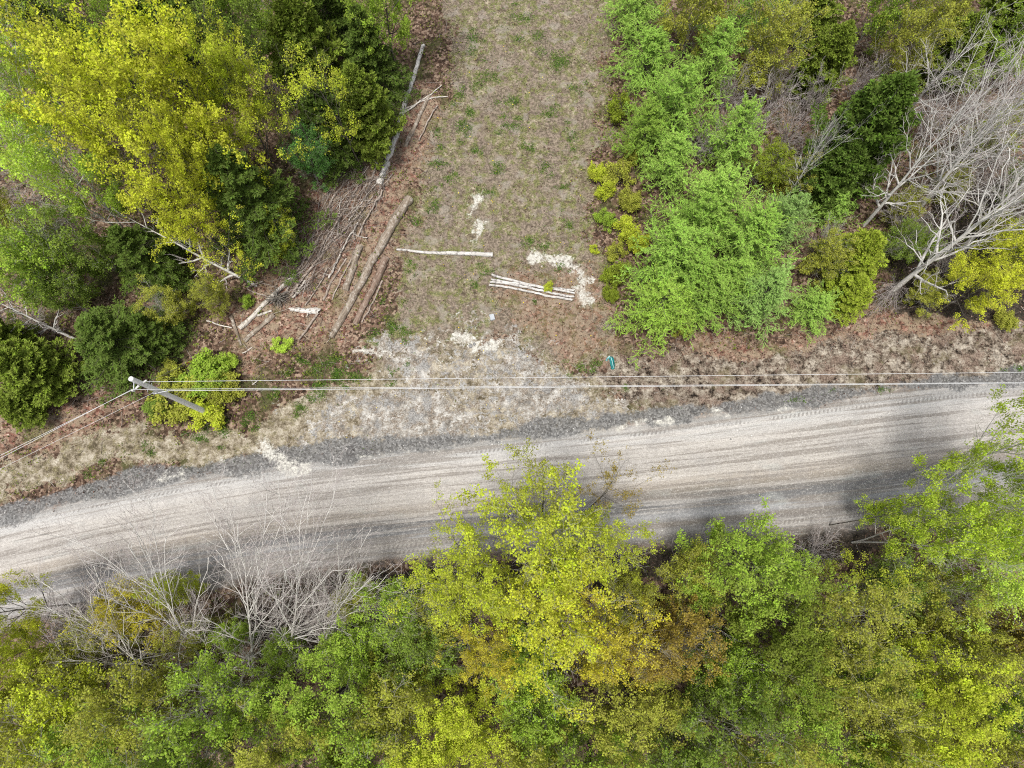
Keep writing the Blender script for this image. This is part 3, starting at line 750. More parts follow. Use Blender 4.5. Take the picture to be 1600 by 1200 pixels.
# kind, photo x, y of the crown, crown radius in photo pixels, height in metres, colour, label
TABLE = [
 # ---- left wood
 ('maple', 235, 215, 92, 10.5, Y, 'broad yellow maple at the middle of the left wood, largest yellow crown'),
 ('maple', 335, 215, 74, 10, Y, 'yellow maple whose crown overhangs the big dark spruce beside the brush pile'),
 ('maple', 285, 318, 62, 9, Y, 'yellow maple directly above the pale dead leaning birch'),
 ('maple', 160, 175, 50, 9.5, YG, 'yellow-green maple left of the broad yellow maple'),
 ('maple', 385, 185, 48, 9, YG, 'yellow-green maple between the yellow maples and the sparse trees by the cedar'),
 ('maple', 338, 285, 34, 8.5, Y, 'small yellow maple in front of the big dark spruce'),
 ('birch', 58, 225, 72, 10.5, LIME, 'bright lime green birch at the left edge of the wood, fullest of its kind there'),
 ('birch', 112, 290, 62, 9.5, LIME, 'bright lime green birch with a dark leaning trunk above the dead birch'),
 ('birch', 28, 178, 50, 9, LIME, 'lime green birch in the upper left corner behind the other lime birches'),
 ('spruce', 398, 322, 88, 9, DK, 'big dark spruce beside the upper end of the brush pile'),
 ('spruce', 290, 240, 42, 9, DK, 'dark spruce peeping out between the yellow maple crowns'),
 ('cedar', 572, 185, 52, 7, CED, 'dark green cedar at the top of the left wood nearest the white birch log'),
 ('spruce', 515, 205, 58, 7, DK, 'dark spruce behind the round jade green bush'),
 ('thin', 465, 185, 52, 9, YG, 'thin sparse yellow-leaved tree left of the cedar by the birch log'),
 ('thin', 532, 172, 44, 8.5, YG, 'thin sparse yellow-leaved tree standing against the cedar by the birch log'),
 ('bush', 486, 262, 34, 3.5, JADE, 'round jade green bush at the wood edge above the brush pile'),
 ('bush', 440, 372, 28, 2.8, YG, 'small yellow-green bush at the foot of the big dark spruce'),
 ('thin', 358, 412, 34, 5, Y, 'small yellow tree over the fallen tip of the dead birch'),
 ('bush', 338, 468, 24, 2.6, OL, 'olive bush between the dead birch and the round dark spruce'),
 ('bush', 68, 425, 62, 5, GR, 'wide green bush at the left frame edge above the grey dead tree'),
 ('bush', 150, 395, 52, 5, MID, 'dull green bush between the wide green bush and the dead birch'),
 ('bush', 22, 365, 45, 4.5, OL, 'olive green bush at the left frame edge below the lime birches'),
 ('spruce', 228, 405, 60, 6, DK, 'dark spruce under the pale dead birch branches'),
 ('spruce', 185, 538, 80, 5.5, DK, 'round dark spruce just above the utility pole top'),
 ('spruce', 238, 520, 42, 4, DK, 'small dark spruce tucked against the right side of the round dark spruce'),
 ('cedar', 50, 585, 58, 5, CED, 'olive cedar at the left frame edge over the wires'),
 ('cedar', 12, 535, 42, 5, CED, 'dark cedar at the left frame edge above the olive cedar'),
 ('cedar', 38, 640, 34, 3, CED, 'small cedar below the olive cedar beside the wires'),
 ('bush', 110, 470, 40, 3.5, MID, 'dull green bush directly above the round dark spruce'),
 ('bush', 270, 480, 34, 2.6, OL, 'straggly olive bush right of the round dark spruce'),
 ('shrub', 325, 582, 40, 1.5, GR, 'green shrub at the guy wire, tallest around the pole'),
 ('shrub', 268, 622, 42, 1.5, OL, 'olive shrub on the road side of the utility pole'),
 ('shrub', 318, 648, 36, 1.2, YG, 'yellow-green shrub round the foot of the utility pole'),
 ('shrub', 350, 610, 30, 1.3, OL, 'olive shrub right of the utility pole under the wires'),
 ('shrub', 262, 590, 26, 1.2, OL, 'low olive shrub under the top end of the utility pole'),
 ('shrub', 240, 640, 24, 0.9, MID, 'small dull green shrub left of the pole foot shrubs'),
 ('shrub', 358, 565, 16, 0.9, LIME, 'tiny lime shrub between the pole and the crossed fallen sticks'),
 ('shrub', 440, 536, 17, 0.7, LIME, 'small lime shrub on red leaves right of the crossed fallen logs'),
 ('shrub', 385, 470, 14, 0.8, GR, 'small green shrub beside the crossed grey sticks'),
 ('shrub', 425, 392, 18, 1.0, YG, 'small yellow-green shrub left of the brush pile top'),
 # ---- right wood
 ('larch', 1052, 175, 68, 6.5, LA, 'tall larch at the top of the feathery clump beside the clearing'),
 ('larch', 1008, 212, 48, 5, (0.27, 0.39, 0.06), 'larch on the clearing side of the clump, topmost at its left edge'),
 ('larch', 1045, 262, 51, 5, LB, 'bright larch left of the dark gap in the larch clump'),
 ('larch', 1140, 225, 53, 6.5, LB, 'slender larch leaning toward the leafless thicket'),
 ('larch', 1112, 325, 68, 6, LB, 'bright larch in the middle of the clump under the leaning slender one'),
 ('larch', 1050, 405, 79, 6, LA, 'wide larch on the clearing side facing the white sand arc'),
 ('larch', 1030, 480, 66, 5, (0.32, 0.46, 0.07), 'larch at the lower left corner of the clump nearest the teal tarp'),
 ('larch', 1165, 385, 75, 6, LA, 'wide larch on the right side of the clump'),
 ('larch', 1188, 465, 62, 5, (0.29, 0.43, 0.11), 'bluish larch at the lower right of the clump above the verge'),
 ('larch', 1225, 345, 44, 5, (0.31, 0.45, 0.13), 'small larch touching the bare forked tree'),
 ('larch', 1270, 482, 40, 3, LB, 'small bright larch standing apart at the right end of the clump'),
 ('larch', 1112, 465, 59, 4.5, (0.27, 0.40, 0.07), 'larch at the lower middle of the clump between the two corner larches'),
 ('larch', 1088, 352, 52, 5.5, LA, 'larch between the bright middle larch and the wide larch facing the sand arc'),
 ('larch', 1078, 445, 54, 5, LA, 'larch between the wide larch facing the sand arc and the lower middle larch'),
 ('larch', 1140, 440, 48, 5, LB, 'bright larch between the lower middle larch and the wide right larch'),
 ('larch', 1298, 330, 33, 3.2, LB, 'little larch below the dark bushy cedar'),
 ('cedar', 1338, 226, 74, 9, (0.10, 0.155, 0.024), 'big dark bushy cedar between the leafless thicket and the bare trees'),
 ('cedar', 1300, 275, 46, 6, (0.095, 0.145, 0.024), 'dark cedar leaning on the lower left of the big bushy cedar'),
 ('cedar', 1335, 405, 46, 4.5, CEDY, 'golden cedar left of the grey bare trunk'),
 ('cedar', 1325, 460, 38, 3.2, CEDY, 'low golden cedar at the foot of the golden cedar by the verge'),
 ('bush', 1285, 415, 32, 2.6, OL, 'straggly olive bush between the larch clump and the golden cedar'),
 ('shrub', 972, 172, 24, 1.8, CEDY, 'golden shrub at the top of the hedge along the clearing'),
 ('shrub', 990, 240, 20, 1.3, OL, 'olive shrub pressed against the upper left larches'),
 ('shrub', 935, 272, 18, 1.1, YG, 'yellow shrub poking furthest into the clearing from the hedge'),
 ('shrub', 968, 275, 26, 1.5, OL, 'broad olive shrub behind the yellow shrub of the hedge'),
 ('shrub', 945, 300, 18, 1.2, YG, 'yellow-green shrub just below the furthest hedge shrub'),
 ('shrub', 985, 315, 22, 1.4, OL, 'olive shrub of the hedge near the bright middle larch'),
 ('shrub', 945, 345, 18, 1.2, GR, 'green shrub of the hedge at the clearing edge above the lone shrub'),
 ('shrub', 975, 352, 24, 1.4, YG, 'yellow-green shrub at the middle of the hedge'),
 ('shrub', 997, 380, 22, 1.5, YG, 'yellow-green shrub of the hedge touching the wide larch'),
 ('shrub', 965, 395, 18, 1.1, OL, 'low olive shrub of the hedge level with the lone shrub'),
 ('shrub', 960, 430, 25, 1.5, CEDY, 'golden shrub of the hedge right of the white sand arc'),
 ('shrub', 955, 460, 16, 1.0, CEDY, 'small golden shrub at the lower end of the hedge'),
 ('shrub', 930, 388, 9, 0.5, YG, 'tiny lone yellow-green shrub standing out on the clearing grass'),
 ('shrub', 857, 449, 10, 0.55, YG, 'tiny yellow-green plant growing through the stacked fence rails'),
 ('bush', 1190, 272, 36, 2.4, CEDY, 'golden bush between the larch clump and the bare forked tree'),
 ('bush', 1245, 285, 30, 2.4, OL, 'olive bush with pale flecks at the foot of the leafless thicket'),
 ('bush', 1405, 330, 28, 1.8, OL, 'olive bush below the crossing bare limbs'),
 ('bush', 1440, 385, 28, 1.8, GR, 'green bush left of the long grey bare trunk'),
 ('bush', 1390, 385, 32, 2.5, MID, 'dull green bush between the golden cedar and the grey bare trunk'),
 ('bush', 1480, 298, 26, 1.8, OL, 'olive bush glimpsed through the fan of bare branches'),
 ('bush', 1545, 368, 28, 2, OL, 'olive bush right of the long grey bare trunk'),
 ('maple', 1515, 455, 44, 4.5, Y, 'yellow maple nearest the road in the right wood'),
 ('maple', 1572, 425, 46, 5, Y, 'yellow maple right of the nearest roadside maple'),
 ('maple', 1600, 375, 38, 5.5, YG, 'yellow-green maple cut by the right frame edge'),
 ('bush', 1548, 215, 34, 4, YG, 'yellow bush at upper right behind the fan of bare branches'),
 ('bush', 1592, 290, 32, 3, GR, 'green bush at the right frame edge behind the bare branches'),
 ('bush', 1445, 465, 30, 1.6, OL, 'low olive bush at the foot of the long grey trunk'),
 ('shrub', 1572, 502, 20, 0.9, OL, 'small olive shrub alone on the right verge'),
 ('shrub', 1065, 510, 18, 1.0, OL, 'low olive shrub under the lower larches'),
 # ---- belt below the road
 ('openmaple', 848, 862, 82, 9.2, YG, 'tallest yellow-green maple reaching over the road at middle'),
 ('thin', 858, 785, 50, 10.5, OL, 'thin dark-stemmed tree with an olive top furthest over the road'),
 ('thin', 948, 770, 36, 9, OR, 'sparse orange-tipped tree over the road right of the tall maple'),
 ('thin', 790, 800, 40, 9.5, YG, 'thin yellow-green tree at the upper left of the tall maple'),
 ('thin', 712, 850, 38, 8, YG, 'small sparse yellow-green tree at road edge left of the tall maple'),
 ('openmaple', 735, 915, 60, 8, YG, 'yellow-green maple left of and below the tall maple'),
 ('openmaple', 922, 845, 46, 8.5, YG, 'yellow-green maple right shoulder beside the tall maple'),
 ('openmaple', 855, 950, 78, 8, Y, 'yellow maple in front of the tall maple over white twigs'),
 ('openmaple', 938, 1000, 62, 7.5, GOLD, 'golden yellow maple left of the orange bushes'),
 ('openmaple', 770, 1015, 44, 7, GOLD, 'small golden maple right of the grey willow stems'),
 ('bush', 622, 945, 56, 4, GR, 'wide green bush between the bare birches and the willow stems'),
 ('bush', 560, 1012, 46, 3.6, GR, 'green bush right of the leaning bare birch trunk'),
 ('bush', 655, 1020, 58, 4, MID, 'dull green bush under the grey willow stems'),
 ('bush', 700, 960, 44, 4, OL, 'olive bush behind the grey willow stems'),
 ('bush', 560, 935, 34, 2.5, OL, 'olive bush at the road edge right of the bare birches'),
 ('bush', 830, 1035, 60, 5, GR, 'green bush under the golden maples'),
 ('bush', 1050, 985, 54, 5.5, OR, 'orange leaved bush, larger of the orange pair'),
 ('bush', 1002, 1020, 42, 5.5, OR, 'orange leaved bush, smaller of the pair beside the golden maple'),
 ('bush', 1075, 905, 48, 4.5, OL, 'olive bush at the dark roadside soil left of the green maple'),
 ('bush', 975, 925, 44, 5, OL, 'olive bush right of the yellow maple over white twigs'),
 ('maple', 1140, 885, 68, 7, GR, 'green maple at the road edge right of middle'),
 ('openmaple', 1195, 905, 44, 6.5, GR, 'green maple leaning right of the larger green roadside maple'),
 ('maple', 1185, 985, 78, 7, (0.21, 0.26, 0.035), 'wide yellow-green maple below the green roadside maples'),
 ('openmaple', 1290, 965, 66, 7, OL, 'olive maple right of the wide yellow-green maple'),
 ('bush', 1120, 1030, 50, 5, GR, 'green bush between the orange pair and the wide maple'),
 ('maple', 1245, 1045, 60, 6.5, OL, 'olive maple below the wide yellow-green maple'),
 ('thin', 1318, 905, 40, 6.5, YG, 'sparse yellow tree at the road edge left of the bright birches'),
 ('bush', 1385, 925, 48, 4, MID, 'dull green bush beneath the bright birches'),
 ('birch', 1488, 760, 62, 11, BRIGHT, 'bright lime birch reaching furthest left over the road at right'),
 ('birch', 1432, 838, 58, 9, BRIGHT, 'bright lime birch at road edge nearest the dark soil'),
 ('birch', 1545, 825, 56, 10, BRIGHT, 'bright lime birch right of the roadside birch with white limbs'),
 ('birch', 1585, 700, 60, 12, BRIGHT, 'tallest bright lime birch at the right frame edge'),
 ('birch', 1600, 800, 56, 10, BRIGHT, 'bright lime birch cut by the right frame edge below the tallest'),
 ('thin', 1392, 805, 34, 9, BRIGHT, 'sparse lime tree standing out over the road left of the birches'),
 ('birch', 1520, 895, 58, 7.5, LIME, 'lime green birch below the bright birches'),
 ('bush', 1435, 945, 54, 5, OL, 'olive bush with white stems below the roadside birch'),
 ('bush', 1560, 970, 58, 5.5, (0.27, 0.22, 0.04), 'brownish gold bush at the lower right corner'),
 ('bush', 1490, 1020, 52, 5, OL, 'olive bush left of the brownish gold bush'),
 ('maple', 1592, 1040, 36, 6.5, BRIGHT, 'bright lime maple in the lower right corner'),
 ('bush', 1385, 1020, 48, 5, YG, 'yellow-green bush between the olive maples and the olive birch bush'),
 ('bush', 1318, 1050, 44, 4.5, GR, 'green bush right of the lower olive maple'),
 ('bush', 245, 955, 46, 4.2, GOLD, 'golden brown bush behind the bare birches at lower left'),
 ('bush', 312, 988, 36, 3, OL, 'olive bush among the bare birch stems'),
 ('bush', 288, 918, 26, 3.6, YG, 'small yellow bush at the road edge by the bare birches'),
 ('bush', 372, 998, 28, 2.4, GR, 'green bush under the leaning bare birch'),
 ('bush', 175, 985, 36, 3, OL, 'olive bush left of the golden brown bush'),
 ('bush', 115, 1030, 40, 3, OL, 'olive bush below the yellow roadside maple'),
 ('bush', 455, 1020, 32, 2.4, GR, 'green bush behind the foot of the leaning bare birch'),
 ('maple', 15, 950, 46, 8, Y, 'yellow maple at the left frame edge over the road'),
 ('maple', 20, 1020, 46, 7, YG, 'yellow-green maple at the left frame edge below the yellow one'),
]
ordinal = ['first', 'second', 'third', 'fourth', 'fifth', 'sixth', 'seventh', 'eighth', 'ninth', 'tenth', 'eleventh', 'twelfth', 'thirteenth', 'fourteenth']
rb = np.random.default_rng(77)
kinds = [('bush', GR), ('maple', YG), ('bush', OL), ('maple', GR), ('bush', MID), ('maple', OL)]
CN = {GR: 'green', YG: 'yellow-green', OL: 'olive', MID: 'dull green', DK: 'dark', CED: 'dark olive', LIME: 'lime'}
for j in range(14):
    k, c = kinds[(j * 5 + 1) % 6] if j > 3 else ('bush', (OL, YG, OL, GR)[j])
    TABLE.append((k, 25 + j * 120 + rb.uniform(-15, 15), 1100 + rb.uniform(-12, 12), rb.uniform(58, 72), rb.uniform(4.5, 7), c, f'{CN[c]} {k}, {ordinal[j]} from the left in the row along the bottom edge'))
for j in range(13):
    k, c = kinds[(j * 7 + 2) % 6]
    TABLE.append((k, 80 + j * 122 + rb.uniform(-15, 15), 1185 + rb.uniform(-10, 10), rb.uniform(60, 75), rb.uniform(4.5, 7), c, f'{CN[c]} {k}, {ordinal[j]} from the left in the very last row at the bottom'))
tk = [('birch', LIME), ('spruce', DK), ('maple', GR), ('spruce', DK), ('maple', MID), ('cedar', CED), ('spruce', DK)]
for j in range(7):
    k, c = tk[j]
    TABLE.append((k, 20 + j * 92 + rb.uniform(-12, 12), 92 + rb.uniform(-14, 14), rb.uniform(55, 66), rb.uniform(8, 10) if k != 'spruce' else 7.5, c, f'{CN[c]} {k}, {ordinal[j]} from the left in the far row left of the clearing'))
for j in range(7):
    k, c = tk[(j + 3) % 7]
    TABLE.append((k, 50 + j * 90 + rb.uniform(-12, 12), 15 + rb.uniform(-12, 12), rb.uniform(52, 60), rb.uniform(8, 10) if k != 'spruce' else 7.5, c, f'{CN[c]} {k}, {ordinal[j]} from the left in the top row left of the clearing'))
tk2 = [('larch', LA), ('larch', LB), ('bush', OL), ('cedar', CED), ('bush', OL), ('cedar', CED), ('bush', GR)]
for j in range(7):
    k, c = tk2[j]
    cn = {LA: 'green', LB: 'bright green'}.get(c) or CN[c]
    TABLE.append((k, 1010 + j * 94 + rb.uniform(-12, 12), 92 + rb.uniform(-14, 14), rb.uniform(42, 54), rb.uniform(4, 6), c, f'{cn} {k}, {ordinal[j]} from the left in the far row right of the clearing'))
for j in range(7):
    k, c = tk2[(j * 3 + 1) % 7]
    cn = {LA: 'green', LB: 'bright green'}.get(c) or CN[c]
    TABLE.append((k, 985 + j * 98 + rb.uniform(-12, 12), 20 + rb.uniform(-12, 12), rb.uniform(46, 56), rb.uniform(4.5, 6.5), c, f'{cn} {k}, {ordinal[j]} from the left in the top row right of the clearing'))

for kind, px, py, rp, h, colr, label in TABLE:
    zc = CZ[kind] * h
    x, y = at(px, py, zc)
    r = rp * depth_at(px, py, zc) / FPX
    plant(kind, (float(x), float(y), gz(x, y)), h, float(r), colr, label)

# leafless trees: foot pixel, top pixel, height, radius (m)
def bare(kind, foot, top, h, r, label):
    x0, y0 = at(*foot); x1, y1 = at(top[0], top[1], h)
    ax = Vector((float(x1 - x0), float(y1 - y0), h))
    plant(kind, (float(x0), float(y0), gz(x0, y0)), ax.length, r, NO, label, axis=ax.normalized())

BARE = [
 ('bare', (1390, 458), (1605, 285), 10, 2.7, 'leafless tree with the long pale grey trunk pointing to the right frame edge'),
 ('bare', (1350, 352), (1490, 195), 8.5, 2.0, 'leafless tree rising past the right side of the big dark cedar'),
 ('bare', (1222, 320), (1288, 215), 6.0, 0.85, 'bare forked tree between the larch clump and the big dark cedar'),
 ('bare', (1425, 340), (1560, 170), 8.5, 2.3, 'leafless tree with curved white limbs right of the dark cedar'),
 ('bare', (1480, 250), (1620, 120), 8, 2.2, 'leafless tree at the upper right behind the curved white limbs'),
 ('bare', (1505, 385), (1660, 250), 8, 2.2, 'leafless tree between the long grey trunk and the yellow maples'),
 ('bare', (1395, 200), (1470, 110), 6, 1.8, 'leafless tree behind the top of the big dark cedar'),
 ('deadtree', (400, 446), (172, 326), 5.0, 1.3, 'pale dead birch leaning left under the yellow maples'),
 ('deadtree', (118, 530), (-30, 462), 4.0, 1.2, 'grey dead tree leaning to the left frame edge beside the round spruce'),
 ('barebirch', (395, 1055), (388, 868), 7.5, 2.0, 'leafless white birch over the road, left of the middle two'),
 ('barebirch', (450, 1045), (470, 872), 7.5, 2.0, 'leafless white birch whose stems cross the dark soil'),
 ('barebirch', (500, 1035), (530, 905), 6.3, 1.5, 'leafless white birch, rightmost beside the green bushes'),
 ('barebirch', (330, 1055), (240, 905), 7.5, 2.0, 'leafless white birch behind the golden brown bush'),
 ('barebirch', (250, 1062), (130, 965), 6.5, 1.8, 'leafless white birch, leftmost below the road'),
 ('barebirch', (338, 1062), (480, 972), 3.2, 1.5, 'low leafless birch with a dark trunk leaning right along the lower edge'),
 ('brush', (735, 1030), (655, 900), 5.0, 1.6, 'grey willow stems fanning left below the road'),
 ('brush', (1070, 925), (1085, 870), 3.5, 1.1, 'leafless grey shrub at the road edge left of the green maple'),
 ('brush', (985, 900), (975, 880), 3, 1.0, 'leafless grey shrub right of the tall maple on dark soil'),
 ('brush', (1270, 868), (1290, 850), 1.8, 1.3, 'brown leafless shrub on the dark roadside soil'),
 ('brush', (1215, 880), (1225, 862), 1.8, 1.2, 'brown leafless shrub left of another on the dark roadside soil'),
 ('brush', (170, 1010), (160, 930), 4.0, 1.6, 'leafless twiggy shrub between the yellow maple and the golden brown bush'),
 ('brush', (90, 1010), (70, 950), 3.5, 1.5, 'leafless twiggy shrub beside the yellow maple at left'),
 ('brush', (1085, 245), (1115, 190), 4.0, 1.4, 'leafless shrub of the thicket next to the tall larch'),
 ('brush', (1170, 215), (1195, 160), 4.2, 1.6, 'leafless shrub of the thicket behind the slender larch'),
 ('brush', (1225, 235), (1255, 180), 4.2, 1.6, 'leafless shrub in the middle of the thicket'),
 ('brush', (1250, 185), (1282, 135), 4.0, 1.3, 'leafless shrub of the thicket nearest the big dark cedar'),
 ('brush', (1130, 170), (1155, 120), 4.0, 1.5, 'leafless shrub at the top of the thicket beside the larch'),
 ('brush', (1205, 165), (1235, 110), 4.0, 1.5, 'leafless shrub at the top of the thicket at its middle'),
 ('brush', (1330, 150), (1365, 95), 4.0, 1.5, 'leafless shrub behind the upper left of the big dark cedar'),
 ('brush', (1440, 215), (1480, 160), 4.0, 1.6, 'leafless shrub under the crossing bare limbs'),
 ('brush', (1500, 190), (1550, 130), 4.0, 1.6, 'leafless shrub at the top of the tangle of bare trees'),
 ('bare', (1440, 300), (1545, 210), 7, 1.9, 'leafless tree between the curved white limbs and the long grey trunk'),
 ('bare', (1530, 270), (1650, 150), 7.5, 2.0, 'leafless tree at the far right above the long grey trunk tip'),
 ('brush', (1400, 360), (1425, 325), 3.0, 1.4, 'leafless shrub below the crossing bare limbs'),
 ('brush', (1290, 390), (1300, 360), 2.4, 1.1, 'leafless shrub between the larches and the golden cedar'),
 ('brush', (1520, 300), (1570, 255), 3.5, 1.6, 'leafless shrub in the middle of the tangle of bare trees'),
 ('brush', (310, 1010), (290, 935), 4.0, 1.5, 'leafless twiggy shrub right of the golden brown bush'),
 ('brush', (510, 1000), (500, 930), 3.5, 1.3, 'leafless twiggy shrub beside the rightmost leafless birch'),
 ('barebirch', (1545, 340), (1700, 190), 9, 2.2, 'leafless white birch nearest the right frame edge above the yellow maples'),
 ('brush', (1400, 445), (1385, 480), 2.0, 1.1, 'tangled leafless shrub at the base of the long grey trunk'),
 ('brush', (1430, 400), (1450, 360), 3.0, 1.4, 'leafless shrub tangled beside the long grey trunk'),
 ('brush', (1470, 425), (1500, 390), 3.0, 1.4, 'leafless shrub between the long grey trunk and nearest yellow maple'),
 ('brush', (60, 520), (30, 490), 2.5, 1.3, 'leafless shrub under the grey dead tree'),
 ('brush', (30, 330), (10, 300), 3.0, 1.4, 'leafless brown shrub in the gap below the lime birches'),
]
for b in BARE: bare(*b)

# ------------------------------------------------------------------ ground and road
def grid_obj(name, X, Yv, Zv, M, mat):
    ny, nx = X.shape
    idx = np.arange(nx * ny).reshape(ny, nx)
    F = np.stack([idx[:-1, :-1], idx[:-1, 1:], idx[1:, 1:], idx[1:, :-1]], -1).reshape(-1, 4)
    V = np.stack([X.ravel(), Yv.ravel(), Zv.ravel()], 1)
    a, b, c = V[F[0, 0]], V[F[0, 1]], V[F[0, 2]]
    if np.cross(b - a, c - b)[2] < 0: F = F[:, ::-1]
    mb = MB(); mb.add(V, F)
    m = mb.mesh(name, mat, True)
    for k, v in M.items():
        at_ = m.attributes.new(k, 'FLOAT', 'POINT'); at_.data.foreach_set('value', np.asarray(v, np.float32).ravel())
    o = bpy.data.objects.new(name, m); COL.objects.link(o)
    o['kind'] = 'structure'
    return o

def outer(a, b, n): return a * (b / a) ** (np.arange(1, n + 1) / n)
gx = np.concatenate([-outer(40, 320, 14)[::-1], np.arange(-40, 40.001, 0.125), outer(40, 320, 14)])
gy = np.concatenate([-outer(14, 300, 14)[::-1], np.arange(-14, 42.001, 0.125), outer(42, 320, 14)])
GX, GY = np.meshgrid(gx, gy)
gm = masks(GX, GY)
clump = np.clip(fbm(GX * 2.2, GY * 2.2, 131, 3) + 0.1, -0.3, 0.5) * (0.28 * gm['m_moss'] + 0.10 * gm['m_tan'] + 0.10 * gm['m_red']) * (1 - gm['m_road'])
rough = fbm(GX * 3.1, GY * 3.1, 141, 2) * 0.07 * (1 - gm['m_road'])
grid_obj('ground', GX, GY, ground_h(GX, GY) + clump + rough, gm, 'terrain')

rx = np.concatenate([-outer(44, 320, 24)[::-1], np.arange(-44, 44.001, 0.15), outer(44, 320, 24)])
rt = np.linspace(-0.03, 1.03, 72)
RX, RT = np.meshgrid(rx, rt)
yt = np.interp(RX, _xs, _yt); yb = np.interp(RX, _xs, _yb)
RY = yt + (yb - yt) * RT
grid_obj('road', RX, RY, road_h(RX, RY), masks(RX, RY), 'terrain')

# ------------------------------------------------------------------ stuff on the ground
def scatter(n, x0, x1, y0, y1, fn, seed):
    rng = np.random.default_rng(seed)
    x = rng.uniform(x0, x1, n); y = rng.uniform(y0, y1, n)
    k = rng.uniform(0, 1, n) < fn(x, y)
    x, y = x[k], y[k]
    return x, y, ground_h(x, y), rng

def stuff(name, mb, mat, label, cat):
    o = bpy.data.objects.new(name, mb.mesh(name, mat)); COL.objects.link(o)
    o['kind'] = 'stuff'; o['label'] = label; o['category'] = cat
    return o

def flat_leaves(x, y, z, rng, size, asp=0.6, lift=0.02, tilt=0.35):
    n = len(x); mb = MB()
    c = np.stack([x, y, z + lift * rng.uniform(0.3, 2.2, n)], 1)
    nn = norm(np.stack([rng.normal(0, tilt, n), rng.normal(0, tilt, n), np.ones(n)], 1))
    t = norm(np.cross(nn, rng.normal(0, 1, (n, 3)))); b = np.cross(nn, t)
    s = size * rng.uniform(0.6, 1.4, (n, 1))
    V = np.stack([c + t * s * .5, c + b * s * .5 * asp, c - t * s * .5, c - b * s * .5 * asp], 1)
    mb.add(V, np.arange(n * 4).reshape(-1, 4), np.repeat(rng.uniform(0, 1, n), 4))
    return mb

def blades(x, y, z, rng, ln, wd, up=0.9):
    n = len(x); mb = MB()
    c = np.stack([x, y, z], 1)
    d = norm(rng.normal(0, 1, (n, 3)) * np.array([1, 1, 0.3]) + np.array([0, 0, up]))
    b = norm(np.cross(d, rng.normal(0, 1, (n, 3))))
    L = ln * rng.uniform(0.5, 1.4, (n, 1)); W = wd * rng.uniform(0.6, 1.3, (n, 1)) * 0.5
    mid = c + d * L * 0.55; tip = c + d * L - np.array([0, 0, 1]) * L * 0.25
    V = np.stack([c - b * W, mid - b * W * 0.8, tip, mid + b * W * 0.8], 1)
    mb.add(V, np.arange(n * 4).reshape(-1, 4), np.repeat(rng.uniform(0, 1, n), 4))
    return mb

def mfun(*wts):
    def f(x, y):
        m = masks(x, y); r = np.zeros(x.shape)
        for k, w in wts: r = r + (m[k] * w if k else w)
        return np.clip(r, 0, 1) * (1 - m['m_road']) * (1 - 0.8 * m['m_dark']) * (1 - 0.9 * m['m_white'])
    return f

x, y, z, rng = scatter(170000, -34, 34, -10, 38, mfun((None, 0.36), ('m_red', 0.45), ('m_grass', -0.27), ('m_sand', -0.55), ('m_tan', -0.55), ('m_moss', -0.3)), 201)
stuff('leaf_litter', flat_leaves(x, y, z + 0.02, rng, 0.09, 0.6, 0.03, 0.5), 'litterleaf', 'reddish brown fallen leaves covering the forest floor', 'fallen leaves')

def grassfn(x, y):
    m = masks(x, y)
    return np.clip(m['m_grass'] * 0.8 + m['m_tan'] * 0.16 + m['m_moss'] * 0.18 + 0.05 - m['m_sand'] * 0.55, 0, 1) * (1 - m['m_road']) * (1 - 0.9 * m['m_white']) * (1 - m['m_dark']) * (0.35 + 1.3 * vnoise(x * 0.8, y * 0.8, 17))
x, y, z, rng = scatter(120000, -34, 34, -10, 38, grassfn, 202)
stuff('dry_grass', blades(x, y, z, rng, 0.19, 0.017, 0.55), 'straw', 'dry straw coloured grass lying over the clearing and verges', 'grass')

TUFT = [(1045, 0, 0)]
tufts = [(495, 575, 16, 10), (530, 585, 16, 12), (555, 590, 18, 10), (505, 600, 18, 9), (470, 565, 12, 8), (580, 525, 10, 7), (615, 512, 8, 12), (632, 520, 10, 10), (640, 425, 5, 4), (600, 470, 4, 6), (560, 430, 5, 5),
         (682, 205, 8, 10), (690, 258, 16, 5), (720, 200, 12, 12), (745, 235, 10, 6), (700, 280, 10, 8), (760, 300, 8, 6), (880, 295, 8, 5), (860, 180, 14, 6), (830, 235, 10, 6), (895, 215, 10, 10), (825, 380, 8, 8),
         (845, 385, 10, 6), (875, 420, 8, 5), (640, 412, 5, 5), (765, 425, 14, 6), (740, 445, 8, 5), (835, 470, 4, 4), (470, 640, 12, 8), (430, 620, 10, 8), (395, 650, 12, 10), (380, 662, 6, 5), (490, 625, 14, 6),
         (235, 710, 6, 8), (225, 695, 4, 5), (140, 735, 5, 6), (160, 722, 4, 4), (310, 685, 14, 8), (345, 670, 12, 10), (905, 575, 14, 8), (925, 580, 8, 5), (935, 565, 5, 4), (1040, 380, 4, 4), (978, 605, 4, 5), (1375, 610, 8, 3),
         (1300, 610, 8, 4), (1240, 625, 12, 3), (1590, 575, 10, 6), (640, 570, 6, 4), (615, 580, 5, 4), (613, 600, 5, 5), (520, 560, 16, 6), (450, 585, 10, 8), (715, 150, 12, 10), (800, 160, 16, 10), (760, 120, 18, 12), (870, 90, 16, 14),
         (740, 60, 16, 12), (820, 30, 18, 12), (900, 140, 10, 8), (800, 200, 14, 8), (780, 260, 12, 8), (850, 260, 12, 8), (735, 180, 8, 8), (890, 350, 8, 6), (680, 320, 8, 8), (650, 350, 8, 6)]
rng = np.random.default_rng(203)
TX, TY = [], []
